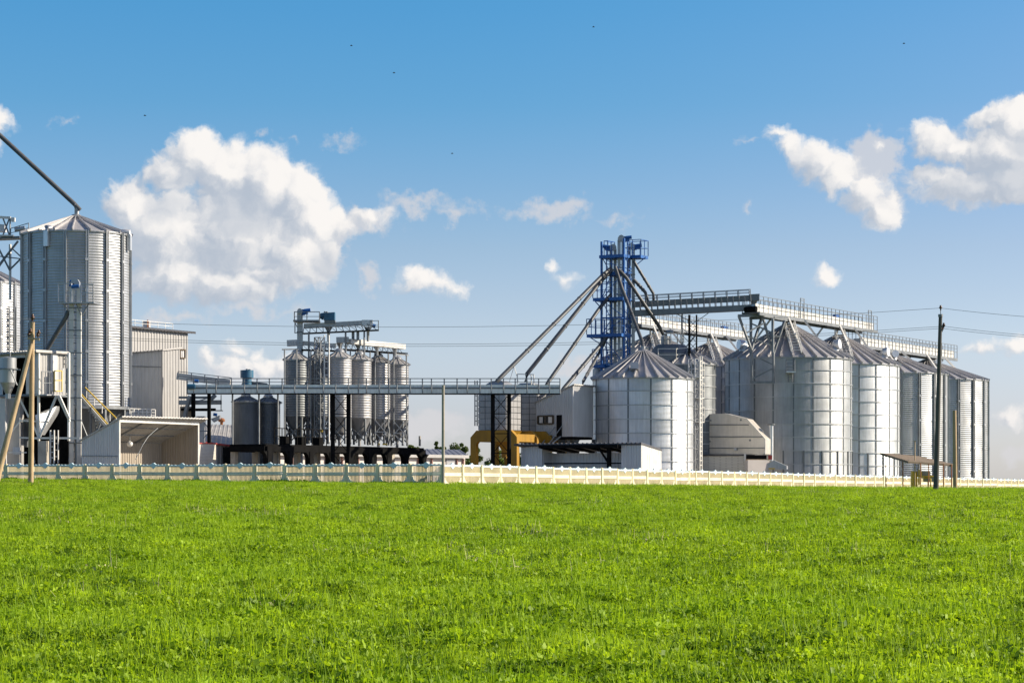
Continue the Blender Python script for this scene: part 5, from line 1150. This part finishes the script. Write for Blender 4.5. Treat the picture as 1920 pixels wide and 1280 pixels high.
# things beside the house
ww = thing('white_tank', tuple(P(24, 860, DH+.3)), 'pale rectangular tank low at the left edge under the cyclone', 'tank')
child('shell', M['sheet_white'], ww, lambda b: b.box(P(11, 0, DH+.4).x, DH+.4, 1.8, P(37, 0, DH+.4).x, DH+1.6, Zp(745, DH+.4)))
gq = thing('grey_bin', tuple(P(5, 860, DH)), 'dark grey steel bin cut off by the left edge', 'bin')
child('shell', M['sheet'], gq, lambda b: b.box(P(-40, 0, DH).x, DH-.2, 1.8, P(11, 0, DH).x, DH+1.5, Zp(747, DH)))
cy = P(15, 700, DH-.9)
cyc = thing('cyclone', (cy.x, cy.y, Zp(745, cy.y)), 'grey cyclone hopper hanging under the lean-to roof at the left edge', 'cyclone')
child('drum', M['galv'], cyc, lambda b: b.lathe([(0, Zp(668, cy.y)), (.50, Zp(671, cy.y)), (.50, Zp(690, cy.y)), (.52, Zp(691, cy.y))], cy.xy, 20, breaks=True))
child('cone', M['galv'], cyc, lambda b: b.lathe([(.50, Zp(691, cy.y)), (.46, Zp(717, cy.y)), (.16, Zp(738, cy.y)), (.16, Zp(747, cy.y))], cy.xy, 20, breaks=True))
child('flange', M['steel'], cyc, lambda b: b.lathe([(.5, Zp(690.5, cy.y)), (.58, Zp(690.5, cy.y)), (.58, Zp(692.5, cy.y)), (.5, Zp(692.5, cy.y))], cy.xy, 20, breaks=True))
child('bracket', M['steel'], cyc, lambda b: b.bar(P(0, 692, cy.y-.3), P(38, 693, cy.y-.3), .07))
child('bracket', M['steel'], cyc, lambda b: b.bar(P(20, 693, cy.y-.5), P(32, 722, cy.y-.5), .05))
child('hanger', M['steel'], cyc, lambda b: b.bar(P(19, 668, cy.y), P(19, 661, cy.y), .05))
# bucket elevator in front of the tallest silo
e1 = elev(141.5, 144, 526, 'slim pale bucket elevator standing in front of the tallest silo', -.4, 14, 8, 15, 'blue', 'white_steel')
e1['group'] = 'single bucket elevators'
child('motor_box', M['blue'], e1, lambda b: b.tube([P(134, 537.5, 143.4), P(148, 536.5, 143.4)], .11, 10))
def rungs(b):
    for i in range(20): y = 585+i*14.5; b.bar(P(138, y, 144), P(146, y, 144), .06)
child('spacer', M['steel'], e1, rungs)
child('platform', M['galv'], e1, lambda b: b.prism([P(110, 567, 143.4), P(176, 566, 143.4), P(176, 568.5, 143.4), P(110, 569, 143.4)], V(.2, 1.2, 0)))
child('railing', M['galv'], e1, lambda b: b.rail([P(109, 566, 143.4), P(134, 566, 143.4)], 1.1, .4, .06)and b.rail([P(152, 566, 143.4), P(175, 566, 143.4), P(175, 566, 144.6)], 1.05, .4, .06))
child('platform_strut', M['steel'], e1, lambda b: (b.bar(P(166, 569, 143.6), P(155, 590, 143.8), .06), b.bar(P(118, 569, 143.6), P(130, 584, 143.8), .06), b.bar(P(143, 569, 143.6), P(152, 590, 143.8), .05)))
m_ = MB(); m_.tube([P(128, 582, 144), P(124, 594, 144), P(88, 655, 144.6)], .14, 8); solo(m_, 'spout_pipe', M['pipe'], 'slanting spout from the slim elevator down to the lean-to roof', 'pipe')
# stair with yellow handrails
st = thing('stair', tuple(P(200, 797, 146)), 'steel stair with yellow handrails beside the open shed roof', 'stair')
ta, tb_ = P(152, 742, 146.5), P(203, 800, 145.2)
for i in range(13):
    q = ta.lerp(tb_, (i+.5)/13); child('step', M['galv'], st, lambda b: b.obox(q+V(0, .35, -.25), V(.13, 0, 0), V(0, .4, 0), UP*.025))
child('stringer', M['white_steel'], st, lambda b: (b.bar(ta-UP*.1, tb_-UP*.1, .07, .16), b.bar(ta+V(0, .8, -.1), tb_+V(0, .8, -.1), .07, .16)))
child('handrail', M['yellow_bright'], st, lambda b: (b.bar(ta+UP*.12, tb_+UP*.12, .06), b.bar(ta+V(.1, .8, .55), tb_+V(.35, .8, .55), .06)))
child('baluster', M['white_steel'], st, lambda b: [b.bar(ta.lerp(tb_, t)+V(.1+.25*t, .8, 0), ta.lerp(tb_, t)+V(.1+.25*t, .8, .55), .04) for t in (.05, .3, .55, .8, 1)])
child('support', M['steel'], st, lambda b: (b.bar(P(170, 763, 146), P(170, 830, 146), .1), b.bar(P(176, 770, 146), P(182, 815, 146), .08)))
# conveyor head top left, with its V trestle
lh = thing('tail_conveyor', tuple(P(20, 450, 158)), 'conveyor head with rails and trestle legs at the upper left edge', 'conveyor')
DL = 158
child('housing', M['sheet'], lh, lambda b: (b.prism([P(-60, 432, DL), P(8, 434, DL), P(8, 421, DL), P(-60, 415, DL)], V(0, .8, 0)),))
child('top_beam', M['white_steel'], lh, lambda b: (b.bar(P(-60, 404, DL), P(20, 408.5, DL), .16), b.obox(P(25, 412, DL), V(.12, 0, 0), V(0, .15, 0), UP*.13)))
child('truss', M['steel'], lh, lambda b: [b.bar(P(x, 407+x*.08, DL), P(x+dx, 445, DL), .07) for x, dx in ((-30, 12), (-10, -12), (5, 14), (18, -14), (19, 0))])
child('floor', M['galv_dark'], lh, lambda b: b.bar(P(-60, 450, DL+.3), P(40, 446, DL+.3), 1.1, .14))
child('walkway', M['white_steel'], lh, lambda b: b.bar(P(-60, 441, DL-.3), P(26, 442, DL-.3), .3, .1))
child('railing', M['steel'], lh, lambda b: b.rail([P(20, 446, DL-.3), P(54, 436, DL-.3)], .62, .5, .045))
child('motor', M['galv'], lh, lambda b: (b.tube([P(28, 431, DL-.2), P(47, 428, DL-.2)], .16, 10),))
child('trestle', M['steel'], lh, lambda b: [b.bar(P(*a_), P(*c_), w) for a_, c_, w in (((34, 452, DL), (-8, 505, DL), .13), ((-8, 455, DL), (18, 506, DL), .11), ((18, 506, DL), (40, 484, DL), .1), ((24, 467, DL), (40, 482, DL), .08), ((-5, 480, DL), (38, 485, DL), .07), ((-2, 500, DL), (20, 470, DL), .09))])
child('post', M['white_steel'], lh, lambda b: b.bar(P(19, 458, DL+.1), P(19, 562, DL+.1), .12))
# fill pipe on the tallest silo
m_ = MB(); m_.tube([P(-70, 193, 157), P(0, 254, 157), P(139, 382, 156), P(150, 394, 156)], .15, 8); fp = solo(m_, 'fill_pipe', M['pipe'], 'long pipe slanting from the upper left edge down to the tallest silo', 'pipe', org=P(150, 394, 156))
child('elbow', M['galv'], fp, lambda b: b.tube([P(141, 384, 156), P(144, 392, 156), P(144, 403, 156)], .15, 8))

# ------------------------------------------------------------------ poles, wires
def pole(p_base, p_top, w0, w1, mt, label, cat='utility pole', grp=None):
    r = thing('utility_pole', tuple(p_base), label, cat, grp); b = MB(); d = Vector(p_top)-Vector(p_base); n = 8; pts = [Vector(p_base)-UP*.5]+[Vector(p_base)+d*i/n for i in range(n+1)]
    b.tube(pts, [w0]+[w0+(w1-w0)*i/n for i in range(n+1)], 10); b.build('shaft', M[mt], r); return r
def insul(r, p, s=1.0):
    child('insulator', M['ceramic'], r, lambda b: (b.tube([p, p+UP*.08*s, p+UP*.09*s, p+UP*.16*s, p+UP*.17*s, p+UP*.24*s], [.03*s, .03*s, .075*s, .07*s, .05*s, .045*s], 8)))
D1 = 114.5
lp_ = pole(PZ(57.5, D1, gz(PZ(57.5, D1, 0).x, D1)-.1), P(61, 604, D1), .135, .105, 'wood', 'brown wooden pole standing upright before the fence at the left', 'utility pole')
insul(lp_, P(61, 602, D1), 1.4)
child('crossarm', M['wood'], lp_, lambda b: b.bar(P(52, 634, D1-.12), P(74, 636, D1-.12), .09))
for x, y in ((54, 632), (57, 626), (71, 633), (73, 629)): insul(lp_, P(x, y, D1-.12), 1.1)
sp_ = MB(); bp_ = P(-1, 880, 112.8); sp_.tube([bp_-V(.3, 0, 1.3), bp_, P(59, 645, D1-.15)], [.15, .15, .11], 10)
solo(sp_, 'pole_strut', M['wood'], 'slanting wooden strut leaning against the brown pole at the left', 'strut')
D2 = 110.0; b2 = PZ(1754.5, D2, gz(PZ(1754.5, D2, 0).x, D2)-.12)
rp = pole(b2, P(1763.5, 590, D2), .135, .085, 'pole_dark', 'tall dark concrete power pole at the right, nearest of all poles', 'utility pole')
child('cap', M['steel'], rp, lambda b: b.tube([P(1763.5, 594, D2), P(1763.5, 589, D2)], .115, 10))
child('pin', M['steel'], rp, lambda b: b.bar(P(1763.7, 590, D2), P(1763.7, 582, D2), .03)); insul(rp, P(1763.7, 582, D2), 1.0)
for x, y in ((1769, 616), (1767, 621)): child('bracket', M['steel'], rp, lambda b: b.bar(P(1763, y, D2), P(x, y, D2), .05)); insul(rp, P(1769.5, 615, D2), 1.0); insul(rp, P(1766.5, 622, D2), 1.0)
q_ = PZ(1791, 117.5, gz(PZ(1791, 117.5, 0).x, 117.5)-.1)
m_ = MB(); m_.tube([q_-UP*.4, q_, P(1789.5, 769, 117.5)], [.115, .115, .09], 9); solo(m_, 'wooden_post', M['wood'], 'shorter brown wooden post right of the dark power pole', 'post')
q_ = PZ(831, 120.3, gz(PZ(831, 120.3, 0).x, 120.3)-.1)
m_ = MB(); m_.tube([q_-UP*.4, q_, P(831, 722, 120.3)], [.085, .085, .07], 9); solo(m_, 'slim_post', M['pole'], 'slim pale concrete post at the corner where the two fences meet', 'post')
def wire(pts, label, r=.008, n=14):
    m_ = MB()
    for a_, c_, sag in pts:
        a_, c_ = Vector(a_), Vector(c_); m_.tube([a_.lerp(c_, i/n)-UP*(4*sag*(i/n)*(1-i/n)) for i in range(n+1)], r, 4, smooth=False)
    return solo(m_, 'power_line', M['wire'], label, 'wire', 'power lines between the poles')
wa = P(61, 597, D1)
wire([(wa, P(1763.7, 577.5, D2), .62), (P(1763.7, 577.5, D2), P(2180, 604, 106), .15)], 'topmost single wire reaching the tip of the dark power pole')
wire([(P(73, 626, D1), P(1769.5, 611.5, D2), .64), (P(1769.5, 611.5, D2), P(2180, 640, 106), .15)], 'upper of the two close wires ending at the side insulators of the dark pole')
wire([(P(56, 629, D1+.3), P(1766.5, 615.5, D2), .66), (P(1766.5, 615.5, D2), P(2180, 643, 106), .15)], 'lower of the two close wires ending at the side insulators of the dark pole')
wire([(P(54, 630, D1), P(-300, 610, 100), .1), (P(61, 598, D1), P(-300, 580, 100), .1)], 'wires leaving the brown wooden pole towards the left edge')

# ------------------------------------------------------------------ roadside shelter and yellow gas fittings on the right
DS = 150
zS = gz(PZ(1720, DS, 0).x, DS)
sr = thing('shelter', tuple(PZ(1720, DS, zS)), 'flat tilted brown roof on thin posts in front of the ribbed silos', 'shelter')
r0, r1 = P(1650, 848.5, 152), P(1703, 864.5, 148.5); r2, r3 = P(1791, 871, 150.5), P(1722, 855, 154)
child('roof', M['tan_roof'], sr, lambda b: b.slope(r0, r1, r2, r3, .12, .22, .03))
for x, D, y in ((1661, 151.6, 853), (1693, 149.5, 862), (1726, 149, 868), (1741, 149.4, 868), (1769, 149.9, 869), (1784, 150.3, 870)):
    child('post', M['rust'], sr, lambda b: b.bar(PZ(x, D, zS-.4), PZ(x, D, Zp(y, D)), .055))
gs = thing('gas_cabinet', tuple(PZ(1716, 150, zS)), 'yellow gas cabinet with pipes under the brown shelter roof', 'cabinet')
child('cabinet', M['yellow_bright'], gs, lambda b: b.box(P(1709, 0, 150).x, 149.7, zS-.2, P(1716, 0, 150).x, 150.3, Zp(883, 150)))
child('pipes', M['yellow_bright'], gs, lambda b: (b.tube([P(1719, 912, 149.8), P(1719, 884, 149.8), P(1728, 884, 149.8), P(1728, 895, 149.8), P(1745, 895, 149.8), P(1745, 912, 149.8)], .05, 8), b.tube([P(1723, 908, 149.8), P(1723, 880, 149.8)], .06, 8), b.tube([P(1716, 892, 149.8), P(1751, 893, 149.8)], .04, 8)))
child('vent_stack', M['wood'], gs, lambda b: (b.bar(P(1715.5, 912, 149.4), P(1715.5, 828, 149.4), .05), b.bar(P(1713, 827, 149.4), P(1718, 827, 149.4), .05)))
child('meter', M['concrete'], gs, lambda b: (b.obox(P(1735, 888, 150.2), V(.3, 0, 0), V(0, .2, 0), UP*.15), b.obox(P(1741, 897, 150.2), V(.3, 0, 0), V(0, .2, 0), UP*.2)))

# ------------------------------------------------------------------ far white building, trees
DW = 226
fw = thing('white_building', tuple(PZ(760, DW, 1.4)), 'long low white building with a slate roof behind the black platform', 'building')
w0_, w1_ = PZ(470, 210, 0), PZ(872, 236, 0)
dW = (w1_-w0_).normalized(); LW = (w1_-w0_).length; zW = Zp(856, 226)
child('wall', M['plaster'], fw, lambda b: b.prism([w0_+UP*1, w1_+UP*1, w1_+UP*zW, w0_+UP*zW], V(-.2, 7, 0)))
def wf_(px, out=.06): p = along(w0_, dW, px); return p-V(-dW.y, dW.x, 0)*out
for x in (520, 547, 585, 610, 640, 670, 700, 725, 763, 783, 808, 855, 867): p = wf_(x); child('pilaster', M['pink'], fw, lambda b: b.bar(p+UP*1, p+UP*(zW-.1), .28, .12))
for xa, xb in ((836, 851),): child('gate', M['sheet'], fw, lambda b: b.corr(wf_(xa, .08), wf_(xb, .08), 1.0, zW-.15, zW-.15, .2, .04))
child('eave', M['sheet_white'], fw, lambda b: b.bar(w0_-dW*.5-V(0, .7, 0)+UP*(zW+.12), w1_+dW*.5-V(0, .7, 0)+UP*(zW+.12), .3, .3))
child('roof', M['slate'], fw, lambda b: b.slope(w0_-dW*.5-V(0, .8, 0)+UP*(zW+.25), w1_+dW*.5-V(0, .8, 0)+UP*(zW+.25), w1_-dW*1+V(0, 4, 0)+UP*(zW+.85), w0_-dW*.5+V(0, 4, 0)+UP*(zW+.85), .15, .9, .04))
M['tree_leaf'] = leaf_mat('tree_leaf', (.05, .085, .022), (.15, .20, .05), (.10, .14, .035), .35)
def tree(px, top, D, wpx, label, seed, kind='round'):
    r = random.Random(seed); x = (px-CX)/F*D; z0 = gz(x, D); zt_ = Zp(top, D); H = zt_-z0; R = wpx*D/F/2
    root = thing('tree', (x, D, z0), label, 'tree', 'trees behind the plant'); tr = MB(); pts = [V(x+r.gauss(0, .05)*i, D, z0-.3+H*.8*i/6) for i in range(7)]
    tr.tube(pts, [.22-.028*i for i in range(7)], 7); tips = []
    for i in range(9):
        q = pts[2+i % 4]; a = r.random()*6.28; e = q+V(math.cos(a)*R*.7, math.sin(a)*R*.7, H*(.12+.2*r.random())); tr.tube([q, q.lerp(e, .5)+UP*.2, e], [.09, .06, .02], 5); tips.append(e)
    tr.build('trunk', M['bark'], root)
    mb = MB(); cl = [(e, R*(.3+.25*r.random())) for e in tips]
    for i in range(16):
        a, u = r.random()*6.28, r.random(); rr = R*math.sqrt(r.random())*(1-.55*u if kind == 'round' else 1-.9*u); cl.append((V(x+rr*math.cos(a), D+rr*math.sin(a), z0+H*(.25+.72*u)), R*(.22+.2*r.random())*(1-.4*u)))
    for c_, s_ in cl:
        for k in range(130):
            d = V(r.gauss(0, 1), r.gauss(0, 1), r.gauss(0, .8)).normalized(); p = c_+d*s_*(.55+.55*r.random()); n_ = (d+V(r.gauss(0, .6), r.gauss(0, .6), r.gauss(.2, .6))).normalized()
            t_ = n_.cross(V(r.gauss(0, 1), r.gauss(0, 1), r.gauss(0, 1))).normalized(); b_ = n_.cross(t_); L = .09+.10*r.random()
            mb.add([p-t_*L, p+b_*L*.6, p+t_*L, p-b_*L*.6], [(0, 1, 2, 3)])
    mb.build('crown', M['tree_leaf'], root)
for i, (px, top, D, w, lb) in enumerate([(768, 827, 262, 24, 'low bushy tree just right of the last hopper silo'), (818, 822, 256, 20, 'slim pointed tree left of the slim pale post'), (827, 836, 268, 18, 'small bush beside the slim pale post'),
        (862, 827, 250, 42, 'broad round tree left of the ochre bin stand'), (848, 838, 262, 26, 'smaller bush behind the broad round tree'), (888, 838, 258, 34, 'bush half hidden behind the left leg of the ochre stand'), (925, 842, 262, 36, 'bush seen through the ochre stand, under the left bin'), (955, 843, 265, 30, 'bush seen through the right opening of the ochre stand'), (980, 846, 265, 24, 'low bush between the ochre stand and the long shed')]):
    tree(px, top, D, w, lb, 20+i, 'tall' if i == 1 else 'round')
# ------------------------------------------------------------------ birds
for px, py, D, lb in ((1113, 51, 130, 'tiny bird highest in the blue sky right of centre'), (659, 86, 130, 'tiny bird in the upper sky left of centre'), (739, 137, 125, 'tiny bird lower in the sky above the middle'), (272, 217, 125, 'tiny bird high above the big cloud at the left'), (848, 288, 140, 'tiny bird above the small wispy clouds'), (1695, 82, 130, 'tiny bird in the upper right sky')):
    c_ = P(px, py, D); m_ = MB(); s = .055
    m_.lathe([(0, -1.6*s), (.35*s, -.9*s), (.45*s, 0), (.3*s, .9*s), (0, 1.3*s)], (0, 0), 6)
    m_.v = [(v[2], v[0], v[1]) for v in m_.v]
    for k in (-1, 1): m_.add([V(-.4*s, 0, 0), V(.5*s, 0, 0), V(.1*s, k*1.3*s, .7*s), V(-.5*s, k*1.2*s, .65*s)], [(0, 1, 2, 3)]); m_.add([V(.1*s, k*1.3*s, .7*s), V(-.5*s, k*1.2*s, .65*s), V(-.8*s, k*2.6*s, .3*s)], [(0, 1, 2)])
    m_.v = [tuple(Vector(v)+c_) for v in m_.v]; solo(m_, 'bird', M['bird'], lb, 'bird', 'birds in the sky', org=c_)
